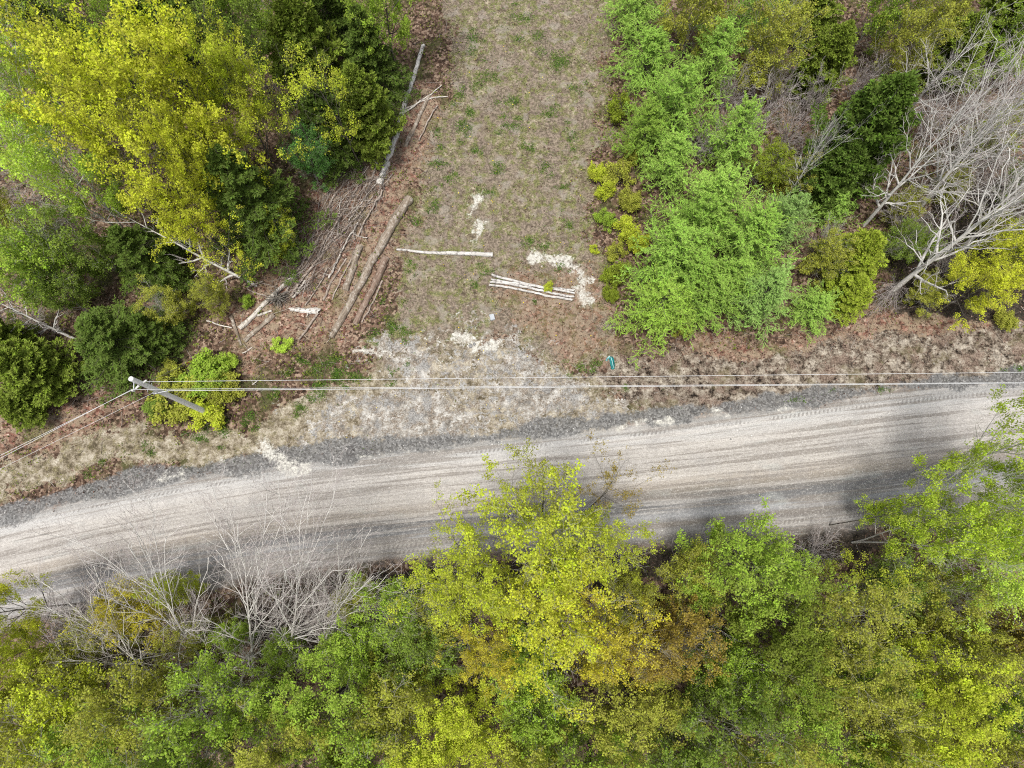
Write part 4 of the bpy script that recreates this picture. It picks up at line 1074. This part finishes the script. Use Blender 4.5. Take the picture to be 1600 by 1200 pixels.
for px, py, rx_, ry_ in tufts:
    for j in range(5):
        ox, oy = (0, 0) if j == 0 else (rng.normal(0, rx_ * 0.9), rng.normal(0, ry_ * 1.1))
        q = rng.uniform(0.25, 0.7) if j else 0.8
        n = int(rx_ * ry_ * 2.6 * q * q) + 6
        X, Yw = at(px + ox + rng.normal(0, rx_ * 0.55 * q, n), py + oy + rng.normal(0, ry_ * 0.55 * q, n)); TX.append(X); TY.append(Yw)
x = np.concatenate(TX); y = np.concatenate(TY)
xg, yg, _, _ = scatter(150000, -34, 34, -10, 38, lambda x, y: (lambda m: np.clip(m['m_grass'] * 0.5 + m['m_tan'] * 0.22 + 0.05, 0, 1) * (1 - m['m_road']) * (1 - m['m_sand']) * (1 - m['m_white']) * sstep(0.02 - 0.10 * sstep(19, 30, y), 0.16, fbm(x * 0.8, y * 0.8, 19, 4)))(masks(x, y)), 204)
x = np.concatenate([x, xg]); y = np.concatenate([y, yg])
stuff('green_grass', blades(x, y, ground_h(x, y), rng, 0.15, 0.036, 0.7), 'greengrass', 'fresh green grass tufts dotted over the clearing and verge', 'grass')

x, y, z, rng = scatter(1500, -12, 5, 6, 34, lambda x, y: (lambda m: (m['m_grass'] * 0.12 + m['m_tan'] * 0.08) * (1 - m['m_road']))(masks(x, y)), 205)
stuff('dandelions', flat_leaves(x, y, z + 0.09, rng, 0.055, 0.95, 0.03, 0.2), 'flower', 'tiny yellow dandelion heads dotted in the grass', 'flowers')

def forest(x, y):
    m = masks(x, y)
    bare_ = np.clip(m['m_grass'] + m['m_tan'] + m['m_moss'] + m['m_sand'] + 0.85 * m['m_red'] + m['m_dark'] + 0.6 * m['m_soil'], 0, 1)
    return (1 - bare_) * (1 - m['m_road']) * sstep(-0.05, 0.35, edge_out(x, y) - 0.3)
x, y, z, rng = scatter(30000, -36, 36, -12, 40, lambda x, y: forest(x, y) * 0.7 * (0.25 + vnoise(x * 0.5, y * 0.5, 23)), 206)
mb = MB()
leaves(mb, np.stack([x, y, z + rng.uniform(0.05, 0.5, len(x))], 1), 7, 0.15, 0.12, rng)
stuff('undergrowth', mb, 'under', 'low leafy undergrowth on the floor of the woods', 'undergrowth')

def twiggy(n, fn, seed, lo, hi, rad, lift):
    x, y, z, rng = scatter(n, -34, 34, -10, 38, fn, seed)
    a = rng.uniform(0, 2 * PI, len(x)); L = rng.uniform(lo, hi, len(x)); t = np.linspace(-0.5, 0.5, 4)
    P = np.zeros((len(x), 4, 3))
    P[..., 0] = x[:, None] + np.cos(a)[:, None] * L[:, None] * t; P[..., 1] = y[:, None] + np.sin(a)[:, None] * L[:, None] * t
    P[..., 2] = z[:, None] + lift * rng.uniform(0.2, 1.5, len(x))[:, None] + rng.normal(0, 0.12, len(x))[:, None] * L[:, None] * t
    P += rng.normal(0, 0.02, P.shape)
    R = np.full((len(x), 4), rad) * rng.uniform(0.6, 1.6, (len(x), 1))
    mb = MB(); tubes(mb, P, R, 3, rng.uniform(0, 1, len(x)) ** 1.3); return mb
stuff('twig_litter', twiggy(15000, mfun((None, 0.4), ('m_red', 0.5), ('m_grass', -0.3), ('m_sand', -0.4), ('m_tan', -0.4)), 207, 0.25, 1.1, 0.008, 0.05), 'deadtwig', 'thin dead twigs strewn over the forest floor', 'twigs')
# fine twigs of the brush pile
pile = poly_world([(545, 230), (615, 235), (600, 300), (560, 370), (500, 450), (440, 480), (430, 440), (490, 360), (530, 280)])
x, y, z, rng = scatter(6000, -14, -3, 9, 24, lambda x, y: sstep(-0.6, 0.6, poly_sd(x, y, pile)) * 0.75, 208)
n = len(x)
a = math.radians(60) + rng.normal(0, 0.6, n); L = rng.uniform(0.4, 2.0, n); t = np.linspace(-0.5, 0.5, 5)
P = np.zeros((n, 5, 3)); P[..., 0] = x[:, None] + np.cos(a)[:, None] * L[:, None] * t; P[..., 1] = y[:, None] + np.sin(a)[:, None] * L[:, None] * t
P[..., 2] = z[:, None] + rng.uniform(0.02, 0.4, n)[:, None] + rng.normal(0, 0.08, n)[:, None] * L[:, None] * t
P += np.cumsum(rng.normal(0, 0.02, P.shape), 1)
mb = MB(); tubes(mb, P, np.full((n, 5), 0.009) * rng.uniform(0.6, 1.8, (n, 1)), 3, rng.uniform(0, 1, n))
stuff('brush_pile_twigs', mb, 'deadtwig', 'thin dead twigs heaped between the fallen branches of the brush pile', 'twigs')
# loose stones on the gravel
def pebfn(x, y):
    m = masks(x, y); _, tq = road_st(x, y)
    return np.clip(m['m_dark'] * 0.25 + m['m_sand'] * 0.12 + m['m_road'] * 0.10 + m['m_road'] * 0.3 * sstep(0.12, 0.0, np.minimum(tq, 1 - tq)), 0, 1)
x, y, _, rng = scatter(90000, -30, 32, -4, 26, pebfn, 209)
_, tq = road_st(x, y)
z = np.maximum(ground_h(x, y), np.where((tq > 0) & (tq < 1), road_h(x, y), -9))
n = len(x); s = 0.015 * rng.lognormal(0, 0.5, n)
octv = np.array([[1, 0, 0], [0, 1, 0], [-1, 0, 0], [0, -1, 0], [0, 0, 0.8]])
V = np.stack([x, y, z], 1)[:, None] + octv[None] * s[:, None, None] * rng.uniform(0.7, 1.3, (n, 5, 1))
F = (np.arange(n) * 5)[:, None, None] + np.array([[0, 1, 4, 4], [1, 2, 4, 4], [2, 3, 4, 4], [3, 0, 4, 4]])[None]
mb = MB(); mb.add(V, F[..., :3].reshape(-1, 3), np.repeat(rng.uniform(0, 1, n), 5))
stuff('loose_gravel', mb, 'pebble', 'loose grey gravel along the road edge and sandy drive', 'gravel')

# ------------------------------------------------------------------ fallen logs and branches
def log(name, label, cat, pts, w0, w1, mat, group=None, cut=True, sides=12, lumps=0.2, lift=0.5, dz=0.0, bend=0.0, jag=0.0, stubs=0, flatten=1.0):
    """pts: photo pixels along the log; w0, w1 its width in metres at both ends"""
    rng = np.random.default_rng(abs(hash(label)) % 100000 if False else sum(map(ord, label)))
    W = poly_world(pts)
    sl = np.concatenate([[0], np.cumsum(np.linalg.norm(np.diff(W, axis=0), axis=1))]); Lg = sl[-1]
    K = max(6, int(Lg / 0.16)); t = np.linspace(0, 1, K)
    X = np.interp(t * Lg, sl, W[:, 0]); Yw = np.interp(t * Lg, sl, W[:, 1])
    wig = np.cumsum(rng.normal(0, 0.010, (K, 2)), 0) * (1 + bend); wig -= np.outer(1 - t, wig[0]) + np.outer(t, wig[-1])
    X = X + wig[:, 0]; Yw = Yw + wig[:, 1]
    R = 0.5 * (w0 + (w1 - w0) * t)
    zg = ground_h(X, Yw); zg = np.convolve(np.pad(zg, 4, 'edge'), np.ones(9) / 9, 'valid')
    Zc = zg + R * lift + dz
    org = np.array([X[0], Yw[0], Zc[0]]); dirv = np.array([X[-1] - X[0], Yw[-1] - Yw[0]]); yaw = math.atan2(dirv[1], dirv[0])
    c, s = math.cos(-yaw), math.sin(-yaw)
    lx = (X - org[0]) * c - (Yw - org[1]) * s; ly = (X - org[0]) * s + (Yw - org[1]) * c
    Pl = np.stack([lx, ly, Zc - org[2]], 1)
    th = np.arange(sides) * 2 * PI / sides
    lump = 1 + lumps * (vnoise(t[:, None] * Lg * 2.5 + rng.uniform(0, 99), th[None] * 1.2 + np.zeros((K, 1)), 5) * 2 - 1) + lumps * 0.5 * rng.normal(0, 1, (K, sides))
    jx = np.zeros((K, sides))
    if jag: jx[-1] = rng.uniform(-jag, jag, sides); jx[0] = rng.uniform(-jag, jag, sides) * 0.6
    V = np.zeros((K, sides, 3))
    V[..., 0] = Pl[:, 0:1] + jx
    V[..., 1] = Pl[:, 1:2] + R[:, None] * lump * np.cos(th)
    V[..., 2] = Pl[:, 2:3] + R[:, None] * lump * np.sin(th) * flatten
    idx = np.arange(K * sides).reshape(K, sides); a = idx[:-1]; b = idx[1:]
    F = np.stack([a, b, np.roll(b, -1, 1), np.roll(a, -1, 1)], -1).reshape(-1, 4)
    mb = MB(); mb.add(V, F)
    for i in range(stubs):
        k0 = rng.integers(1, K - 1); ang = rng.uniform(0.2, PI - 0.2)
        p0 = Pl[k0]; q = np.array([rng.uniform(-0.2, 0.2), math.cos(ang), math.sin(ang) * 0.7]); Ls = rng.uniform(0.15, 0.6)
        tt = np.linspace(0, 1, 4)
        tubes(mb, (p0 + np.outer(tt, q) * Ls)[None], (R[k0] * 0.35 * (1 - 0.7 * tt))[None], 5)
    o = bpy.data.objects.new(name, mb.mesh(name, mat, True)); COL.objects.link(o)
    o.location = org; o.rotation_euler = (0, 0, yaw)
    tagged(o, label, cat, group)
    if cut:
        for end in (0, -1):
            off = -0.004 if end == 0 else 0.004
            ring = V[end].copy(); cen = ring.mean(0, keepdims=True)
            ring[:, 0] += off; cen[:, 0] += off * 1.5
            VV = np.concatenate([ring, cen]); nxt = (np.arange(sides) + 1) % sides
            FF = np.stack([np.arange(sides), nxt, np.full(sides, sides)], 1)
            if end == -1: pass
            else: FF = FF[:, ::-1]
            mb2 = MB(); mb2.add(VV, FF)
            e = bpy.data.objects.new('cut_end', mb2.mesh('cut_end', 'cut')); COL.objects.link(e); e.parent = o
    return o

G1 = 'fallen logs at the wood edge'; G2 = 'fallen branches of the brush pile'; G3 = 'stacked fence rails'
log('fallen_log', 'longest thick mossy log lying slanted between the brush pile and the clearing', 'log', [(640, 312), (598, 385), (560, 455), (518, 527)], 0.58, 0.36, 'oldlog', G1, jag=0.05, stubs=4, lumps=0.13)
log('fallen_log', 'brown rotting log lying against the right side of the longest log', 'log', [(604, 404), (582, 455), (556, 508)], 0.46, 0.34, 'rotten', G1, lumps=0.15, lift=0.55, jag=0.08)
log('fallen_log', 'short grey log lying left of the longest log', 'log', [(563, 386), (553, 420), (540, 455)], 0.42, 0.36, 'oldlog', G1, lift=0.5)
log('fallen_log', 'white barked birch log running up out of the top of the brush pile', 'log', [(593, 292), (608, 245), (626, 190), (640, 140), (662, 70)], 0.44, 0.22, 'birchlog', G1, stubs=5)
log('fallen_log', 'dark log pressed against the right side of the white birch log', 'log', [(603, 275), (618, 225), (630, 190)], 0.26, 0.18, 'rotten', G1)
log('fallen_log', 'tan broken log right of the white birch log near the clearing', 'log', [(633, 230), (648, 200), (662, 170), (672, 150)], 0.30, 0.22, 'oldlog', G1, jag=0.1)
log('fallen_log', 'grey log ending at the upturned root tangle, upper one of the lower pair', 'log', [(376, 515), (400, 492), (424, 467), (462, 431)], 0.30, 0.24, 'palelog', G1, dz=0.04)
log('fallen_log', 'dark grey log lying parallel below the root tangle log', 'log', [(383, 534), (405, 514), (429, 493)], 0.30, 0.26, 'oldlog', G1)
log('fallen_log', 'short pale stick wedged between the lower pair of logs', 'stick', [(404, 495), (426, 487)], 0.15, 0.14, 'palelog', G1, dz=0.06)
log('fallen_log', 'brown stick lying steeply left of the lower pair of logs', 'stick', [(361, 495), (369, 515), (378, 541)], 0.20, 0.15, 'oldlog', G1)
log('fallen_log', 'jagged white rotten log piece right of the root tangle', 'log', [(453, 484), (472, 486), (499, 487)], 0.20, 0.36, 'birchlog', G1, jag=0.22, lumps=0.28, cut=False, stubs=5)
log('fallen_log', 'single straight white log lying across the clearing', 'log', [(620, 391), (660, 394), (715, 396), (770, 399)], 0.13, 0.29, 'rail', G1, lumps=0.05)
br = [
 ('pale branch running from the root tangle up to the brush pile middle, left one', [(444, 464), (470, 420), (500, 378), (555, 306)], 0.13, 0.07),
 ('pale branch running from the root tangle up to the brush pile middle, right one', [(456, 465), (476, 437), (516, 384), (552, 345), (584, 308)], 0.17, 0.08),
 ('second pale stick lying close along the right pale branch', [(459, 467), (472, 450), (478, 440)], 0.13, 0.11),
 ('tan curved branch along the wood side of the brush pile', [(470, 397), (488, 368), (505, 340), (520, 310), (538, 288), (554, 274)], 0.16, 0.12),
 ('brown branch under the spruce at the top of the brush pile', [(553, 282), (560, 262), (570, 240)], 0.22, 0.14),
 ('thin branch crossing the middle of the brush pile', [(515, 437), (532, 404), (550, 372), (560, 350)], 0.12, 0.09),
 ('grey branch between the pale branches and the short grey log', [(506, 470), (518, 443), (532, 420), (542, 405)], 0.14, 0.1),
 ('tan branch below the jagged white log piece', [(498, 490), (484, 512), (468, 531)], 0.14, 0.1),
 ('pale short stick crossing the long thin sticks left of the tangle', [(387, 451), (412, 441)], 0.12, 0.08),
 ('long thin grey stick left of the root tangle, upper one', [(366, 434), (395, 440), (430, 449), (437, 452)], 0.09, 0.06),
 ('long thin grey stick left of the root tangle, lower one', [(388, 453), (405, 459), (422, 466)], 0.09, 0.07),
 ('thin stick pointing at the round spruce left of the logs', [(325, 503), (345, 509), (364, 514)], 0.10, 0.07),
 ('short white stick on red leaves under the crossed logs', [(380, 553), (395, 544)], 0.08, 0.07),
 ('short white stick on red leaves under the wires', [(396, 602), (404, 596)], 0.09, 0.07),
 ('thin branch leaning to the brush pile top from the spruce', [(575, 236), (584, 250), (592, 262)], 0.09, 0.06),
 ('curved branch forking toward the clearing from the top of the birch log', [(626, 190), (634, 172), (655, 162), (680, 156), (700, 152)], 0.14, 0.07),
 ('straight branch forking up right from the birch log', [(628, 182), (650, 165), (672, 150), (690, 135)], 0.12, 0.06),
 ('thin branch curling at the right foot of the brush pile', [(552, 365), (560, 372), (575, 374)], 0.07, 0.05),
 ('tan stick along the right side of the rotting log', [(598, 440), (580, 480), (566, 505)], 0.12, 0.08),
 ('brown pole along the wood side of the birch log', [(600, 225), (588, 262), (574, 300)], 0.12, 0.08),
 ('brown pole under the lower end of the birch log', [(598, 300), (576, 338), (560, 372)], 0.12, 0.09),
 ('tan pole slanting through the upper middle of the pile', [(572, 262), (556, 300), (530, 345)], 0.11, 0.08),
 ('tan pole low on the wood side of the pile', [(500, 372), (482, 404), (462, 436)], 0.11, 0.08),
 ('brown pole crossing the pale branches at their middle', [(540, 330), (512, 372), (496, 412)], 0.11, 0.08),
 ('brown pole beside the grey branch and the short grey log', [(556, 392), (536, 432), (520, 470)], 0.11, 0.08),
 ('tan pole lying between the tangle and the jagged white piece', [(512, 420), (494, 452), (478, 478)], 0.10, 0.07),
 ('brown pole between the tan broken log and the clearing', [(684, 168), (668, 196), (655, 222)], 0.10, 0.07),
 ('thin upright stick between the pale branches of the pile', [(528, 370), (530, 340), (534, 310)], 0.09, 0.06),
 ('thin branch along the top right of the pile near the birch log', [(545, 350), (570, 310), (588, 290)], 0.08, 0.05),
]
for i, (lb, pts, a, b) in enumerate(br):
    log('fallen_branch', lb, 'branch', pts, a, b, 'branch' if ('brown' in lb or 'grey' in lb or 'tan' in lb) else 'palelog', G2, sides=7, lumps=0.08, dz=0.05 + 0.05 * (i % 3), bend=1.5, stubs=3, cut=False)
rails = [('fence rail at the upper edge of the stack, splayed at its left end', [(768, 430), (800, 439), (850, 449), (898, 454)], 0.15, 0.16),
         ('fence rail second from the upper edge of the stack', [(767, 438), (800, 444), (850, 452), (897, 459)], 0.13, 0.12),
         ('fence rail third from the upper edge of the stack', [(766, 442), (800, 448), (850, 457), (896, 464)], 0.15, 0.15),
         ('fence rail at the lower road side edge of the stack', [(765, 447), (800, 453), (850, 463), (895, 470)], 0.13, 0.14)]
for i, (lb, pts, a, b) in enumerate(rails):
    log('fence_rail', lb, 'fence rail', pts, a, b, 'rail', G3, sides=8, lumps=0.14, lift=0.9, jag=0.06, dz=0.06 * (i % 2) + 0.04, bend=0.8)

# upturned root tangle
rng = np.random.default_rng(301)
x0, y0 = at(437, 470)
rt_ = MB()
nst = 60; az = rng.uniform(0, 2 * PI, nst); tt = np.linspace(0, 1, 6)
P = np.zeros((nst, 6, 3)); Lr = rng.uniform(0.3, 0.95, nst)
P[..., 0] = (np.cos(az) * Lr)[:, None] * tt; P[..., 1] = (np.sin(az) * Lr * 0.8)[:, None] * tt
P[..., 2] = 0.1 + rng.uniform(0.05, 0.6, nst)[:, None] * np.sin(tt * PI * 0.8)[None]
P += np.cumsum(rng.normal(0, 0.05, P.shape), 1) * tt[None, :, None]
tubes(rt_, P, np.maximum(0.045 * (1 - 0.85 * tt)[None].repeat(nst, 0), 0.006), 5)
root = bpy.data.objects.new('root_tangle', rt_.mesh('root_tangle', bark_material('root_bark', (0.08, 0.07, 0.06), (0.2, 0.18, 0.155), (0.28, 0.26, 0.23)))); COL.objects.link(root)
root.location = (float(x0), float(y0), gz(x0, y0)); tagged(root, 'dark grey upturned root tangle where the pale branches meet', 'roots')

# ------------------------------------------------------------------ small things on the ground
def block():
    import bmesh
    bm = bmesh.new(); bmesh.ops.create_cube(bm, size=1)
    bmesh.ops.scale(bm, vec=(0.27, 0.36, 0.18), verts=bm.verts)
    bmesh.ops.bevel(bm, geom=bm.edges[:], offset=0.022, segments=2, affect='EDGES')
    bmesh.ops.subdivide_edges(bm, edges=bm.edges[:], cuts=2)
    r = np.random.default_rng(5)
    for v in bm.verts: v.co += Vector(r.normal(0, 0.004, 3))
    m = bpy.data.meshes.new('concrete_block'); bm.to_mesh(m); bm.free(); m.materials.append(MAT['block'])
    o = bpy.data.objects.new('concrete_block', m); COL.objects.link(o)
    X, Yw = at(769, 497); o.location = (float(X), float(Yw), gz(X, Yw) + 0.09); o.rotation_euler = (0.03, 0.05, math.radians(16))
    tagged(o, 'small pale grey concrete block alone on the dry ground above the drive', 'block')
block()

def stone(px, py, s, label):
    import bmesh
    bm = bmesh.new(); bmesh.ops.create_icosphere(bm, subdivisions=3, radius=1)
    r = np.random.default_rng(int(px * 7 + py)); ph = r.uniform(0, 9, 6)
    for v in bm.verts:
        k = 1 + 0.16 * math.sin(v.co.x * 2.3 + ph[0]) + 0.13 * math.sin(v.co.y * 3.1 + ph[1]) + 0.08 * math.sin(v.co.z * 4 + v.co.x * 3 + ph[2])
        v.co = Vector((v.co.x * k * s, v.co.y * k * s * 0.8, v.co.z * k * s * 0.55))
    m = bpy.data.meshes.new('stone'); bm.to_mesh(m); bm.free(); m.materials.append(MAT['stone'])
    o = bpy.data.objects.new('stone', m); COL.objects.link(o)
    X, Yw = at(px, py); o.location = (float(X), float(Yw), gz(X, Yw) + s * 0.2); o.rotation_euler = (0, 0, r.uniform(0, 6))
    tagged(o, label, 'stone', 'dark stones on the white sand')
stone(735, 541, 0.13, 'larger dark stone on the white sand, left of its pair')
stone(741, 538, 0.10, 'smaller dark stone on the white sand, right of its pair')
stone(1500, 618, 0.09, 'dark stone on the road near the right edge of the picture')
stone(643, 745, 0.09, 'stone in the middle of the road left of the tall maple')

def tarp():
    X, Yw = at(953, 557); X2, Y2 = at(959, 577)
    yaw = math.atan2(float(Y2 - Yw), float(X2 - X)); L = float(math.hypot(X2 - X, Y2 - Yw))
    r = np.random.default_rng(8)
    K, S = 22, 26
    t = np.linspace(0, 1, K); th = np.linspace(0, 2 * PI, S, endpoint=False)
    wid = 0.125 * (0.75 + 0.35 * np.sin(t * PI) ** 0.7) * (1 - 0.25 * t)
    ridge = 1 + 0.22 * np.sin(th[None] * 5 + t[:, None] * 2.5) + 0.10 * np.sin(th[None] * 9 - t[:, None] * 6)
    V = np.zeros((K, S, 3)); V[..., 0] = (t * L)[:, None] + 0.01 * r.normal(0, 1, (K, S))
    V[..., 1] = wid[:, None] * ridge * np.cos(th) + 0.03 * np.sin(t * 5)[:, None]
    V[..., 2] = 0.07 + 0.6 * wid[:, None] * ridge * np.sin(th)
    V[0] = V[0].mean(0) + (V[0] - V[0].mean(0)) * 0.15; V[-1] = V[-1].mean(0) + (V[-1] - V[-1].mean(0)) * 0.15
    idx = np.arange(K * S).reshape(K, S); a, b = idx[:-1], idx[1:]
    F = np.stack([a, b, np.roll(b, -1, 1), np.roll(a, -1, 1)], -1).reshape(-1, 4)
    mb = MB(); mb.add(V, F)
    o = bpy.data.objects.new('crumpled_tarp', mb.mesh('crumpled_tarp', 'teal', True)); COL.objects.link(o)
    o.location = (float(X), float(Yw), gz(X, Yw)); o.rotation_euler = (0, 0, yaw)
    tagged(o, 'small rolled crumpled teal tarp lying on the verge below the larches', 'tarp')
    def piece(name, line, w, mat):
        line = np.array(line, float); K2 = len(line)
        n = np.gradient(line, axis=0); sd = norm(np.cross(n, np.array([0, 0, 1.0])))
        cr = np.array([-1, -0.4, 0.3, 1.0]); cz = np.array([0, 0.025, -0.012, 0.01])
        top = line[:, None] + sd[:, None] * (w * cr)[None, :, None]; top[..., 2] += cz
        bot = top.copy(); bot[..., 2] -= 0.012
        mb = MB(); n4 = np.arange(K2 * 4).reshape(K2, 4)
        fq = np.stack([n4[:-1, :-1], n4[1:, :-1], n4[1:, 1:], n4[:-1, 1:]], -1).reshape(-1, 4)
        mb.add(top, fq); mb.add(bot, fq[:, ::-1])
        e = bpy.data.objects.new(name, mb.mesh(name, mat, True)); COL.objects.link(e); e.parent = o
    piece('fold', [(0.05, 0.02, 0.165), (0.2, 0.03, 0.18), (0.4, 0.02, 0.172), (L * 0.9, 0.0, 0.13)], 0.022, 'tealpale')
    piece('flap', [(0.03, -0.03, 0.12), (0.06, -0.13, 0.10), (0.12, -0.22, 0.06), (0.2, -0.26, 0.03)], 0.06, 'teal')
    piece('torn_edge', [(0.0, -0.02, 0.15), (0.03, -0.10, 0.135), (0.09, -0.17, 0.10)], 0.03, 'tealpale')
tarp()

# ------------------------------------------------------------------ utility pole and wires
HP = 8.0
bx_, by_ = at(333, 648); tx_, ty_ = at(205, 592, HP)
base = Vector((float(bx_), float(by_), gz(bx_, by_) - 0.3)); topv = Vector((float(tx_), float(ty_), HP))
def on_pole(z):
    f = (z - base.z) / (topv.z - base.z); return base + (topv - base) * f
pole_root = bpy.data.objects.new('utility_pole', None); COL.objects.link(pole_root); pole_root.location = base
tagged(pole_root, 'grey wooden utility pole standing in green shrubs above the road bank', 'utility pole')
def rel(v): return Vector(v) - base
def part(name, mb, mat, smooth=True, parent=None):
    o = bpy.data.objects.new(name, mb.mesh(name, mat, smooth)); COL.objects.link(o); o.parent = parent or pole_root
    return o
def tube_part(name, pts, rads, mat, sides=10, caps=True, parent=None):
    P = np.array([[tuple(rel(p)) for p in pts]], float)
    mb = MB(); tubes(mb, P, np.array([rads], float), sides)
    if caps:
        for k in (0, -1):
            d = norm(P[0, k] - P[0, 1 if k == 0 else -2])
            tubes(mb, np.stack([P[0, k], P[0, k] + d * 0.004, P[0, k] + d * 0.005])[None], np.array([[rads[k], rads[k] * 0.9, 0.001]]), sides)
    return part(name, mb, mat, True, parent)
shaft = [base + (topv - base) * f for f in np.linspace(0, 1, 14)]
tube_part('shaft', shaft, list(np.linspace(0.16, 0.112, 14)), 'pole', 16)
d0 = (topv - base).normalized()
tube_part('pole_cap', [topv + d0 * 0.006, topv + d0 * 0.03, topv + d0 * 0.05], [0.116, 0.116, 0.06], 'pole', 16)
zA, zB, zC = 7.7, 7.25, 5.9
# stand-off bracket towards the road carrying the first wire
ax_, ay_ = at(209, 610, zA)
armA = Vector((float(ax_), float(ay_), zA)); pA = on_pole(7.75)
tube_part('bracket', [pA, (pA + armA) * 0.5 + Vector((0, 0, 0.02)), armA], [0.03, 0.03, 0.025], 'steel', 8)
def insulator(p, axis, name='insulator'):
    axis = Vector(axis).normalized()
    prof = [(0, 0.02), (0.02, 0.06), (0.05, 0.06), (0.06, 0.035), (0.09, 0.055), (0.12, 0.055), (0.13, 0.035), (0.16, 0.05), (0.19, 0.045), (0.21, 0.015)]
    tube_part(name, [p + axis * a for a, _ in prof], [b for _, b in prof], 'porcelain', 12)
insulator(armA - Vector((0, 0, 0.05)), (0, -0.2, 1))
def wpt(px, py, z): X, Yw = at(px, py, z); return Vector((float(X), float(Yw), z))
aB1 = wpt(226, 593, zB); aB0 = wpt(219, 599, zB)
insulator(on_pole(zB) + Vector((0.1, 0.02, 0)), aB1 - on_pole(zB) + Vector((0.12, 0.03, 0)))
insulator(on_pole(zB) + Vector((-0.05, -0.12, 0)), (-0.5, -0.6, 0))
pC = on_pole(zC)
tube_part('cable_clamp', [wpt(238, 614, zC), pC + Vector((0, -0.17, 0)), wpt(263, 610.5, zC)], [0.035, 0.05, 0.035], 'steel', 8)
tube_part('bolt', [on_pole(6.6) + Vector((0.02, 0.28, 0)), on_pole(6.6) + Vector((0.0, -0.28, 0))], [0.016, 0.016], 'steel', 6)
tube_part('bolt', [on_pole(6.2) + Vector((-0.1, 0.26, 0)), on_pole(6.2) + Vector((0.1, -0.3, 0))], [0.016, 0.016], 'steel', 6)
tube_part('ground_wire', [on_pole(z) + Vector((0.10, -0.15 - 0.003 * (8 - z), 0)) for z in np.linspace(0.1, 7.4, 8)], [0.008] * 8, 'steel', 5)

def wire(label, pts, rad, sag, mat='wire', cat='wire', group='overhead wires', name='overhead_wire'):
    out = []
    for a, b, s in zip(pts[:-1], pts[1:], sag):
        n = 24
        for i in range(n + (b is pts[-1])):
            f = i / n; p = a.lerp(b, f); p.z -= s * 4 * f * (1 - f); out.append(tuple(p))
    mb = MB(); tubes(mb, np.array([out], float), np.full((1, len(out)), rad), 6)
    o = bpy.data.objects.new(name, mb.mesh(name, mat, True)); COL.objects.link(o); tagged(o, label, cat, group)
    return o
def beyond(a, b, k): return b + (b - a) * k
topA = armA + Vector((0, 0, 0.16))
rA = wpt(1600, 597.5, zA - 0.1); lA = wpt(31, 700, zA)
wire('wire carried on the stand-off bracket at the pole tip', [beyond(topA, lA, 1.2), topA, beyond(topA, rA, 0.25)], 0.010, (0.0, 0.0))
rB = wpt(1600, 581, zB); lB = wpt(21, 699, zB)
wire('upper wire crossing the picture from right of the pole top', [on_pole(zB) + Vector((0.28, 0.06, 0)), beyond(aB1, rB, 0.25)], 0.011, (0.0,))
wire('uppermost wire running down left from the pole top', [beyond(aB0, lB, 1.2), on_pole(zB) + Vector((-0.18, -0.25, 0))], 0.010, (0.0,))
rC = wpt(1600, 598.5, zC); lC = wpt(68, 699, zC)
sC = wpt(262, 610.5, zC)
wire('thick lower cable running right from the middle of the pole', [sC, beyond(sC, rC, 0.25)], 0.015, (0.0,))
wire('thin lower wire running down left from the middle of the pole', [beyond(wpt(239, 614, zC), lC, 1.0), wpt(239, 614, zC)], 0.008, (0.0,))
g0 = on_pole(7.0); gx_, gy_ = at(304, 562); g1 = Vector((float(gx_), float(gy_), gz(gx_, gy_)))
gw = wire('guy wire with an orange guard running from the pole into the shrubs', [g0, g1], 0.011, (0.0,), 'steel', 'guy wire', None, 'guy_wire')
mb = MB(); q0 = g1.lerp(g0, 0.02); q1 = g1.lerp(g0, 0.19)
tubes(mb, np.array([[tuple(q0), tuple(q0.lerp(q1, 0.5)), tuple(q1)]], float), np.full((1, 3), 0.035), 8)
e = bpy.data.objects.new('guard', mb.mesh('guard', 'orange', True)); COL.objects.link(e); e.parent = gw

# ------------------------------------------------------------------ light
AZ_X, AZ_Y = 0.14, 0.22            # shadow offset per metre of height (high sun behind thin cloud)
el = math.atan(1 / math.hypot(AZ_X, AZ_Y))
sd = bpy.data.lights.new('sun', 'SUN'); sd.energy = 2.4; sd.angle = math.radians(9.0); sd.color = (1.0, 0.965, 0.91)
so = bpy.data.objects.new('sun', sd); COL.objects.link(so)
so.rotation_mode = 'QUATERNION'; so.rotation_quaternion = Vector((AZ_X, AZ_Y, -1)).to_track_quat('-Z', 'Y')
w = bpy.data.worlds.new('World'); scene.world = w; w.use_nodes = True
nt = w.node_tree; bg = nt.nodes['Background']
sky = nt.nodes.new('ShaderNodeTexSky'); sky.sky_type = 'NISHITA'; sky.sun_disc = False
sky.sun_elevation = el; sky.sun_rotation = math.atan2(-AZ_X, -AZ_Y); sky.dust_density = 3.0; sky.air_density = 1.0; sky.ozone_density = 1.0
hz = nt.nodes.new('ShaderNodeHueSaturation'); hz.inputs['Saturation'].default_value = 0.35   # thin cloud whitens the sky
nt.links.new(sky.outputs[0], hz.inputs['Color']); nt.links.new(hz.outputs[0], bg.inputs[0]); bg.inputs[1].default_value = 0.13

vs = scene.view_settings
vs.view_transform = 'Standard'; vs.look = 'None'; vs.gamma = 1.0; vs.use_curve_mapping = False; vs.exposure = 0.66
scene.cycles.filter_width = 1.1
scene.cycles.use_denoising = False
scene.cycles.max_bounces = 6; scene.cycles.diffuse_bounces = 3; scene.cycles.transmission_bounces = 3
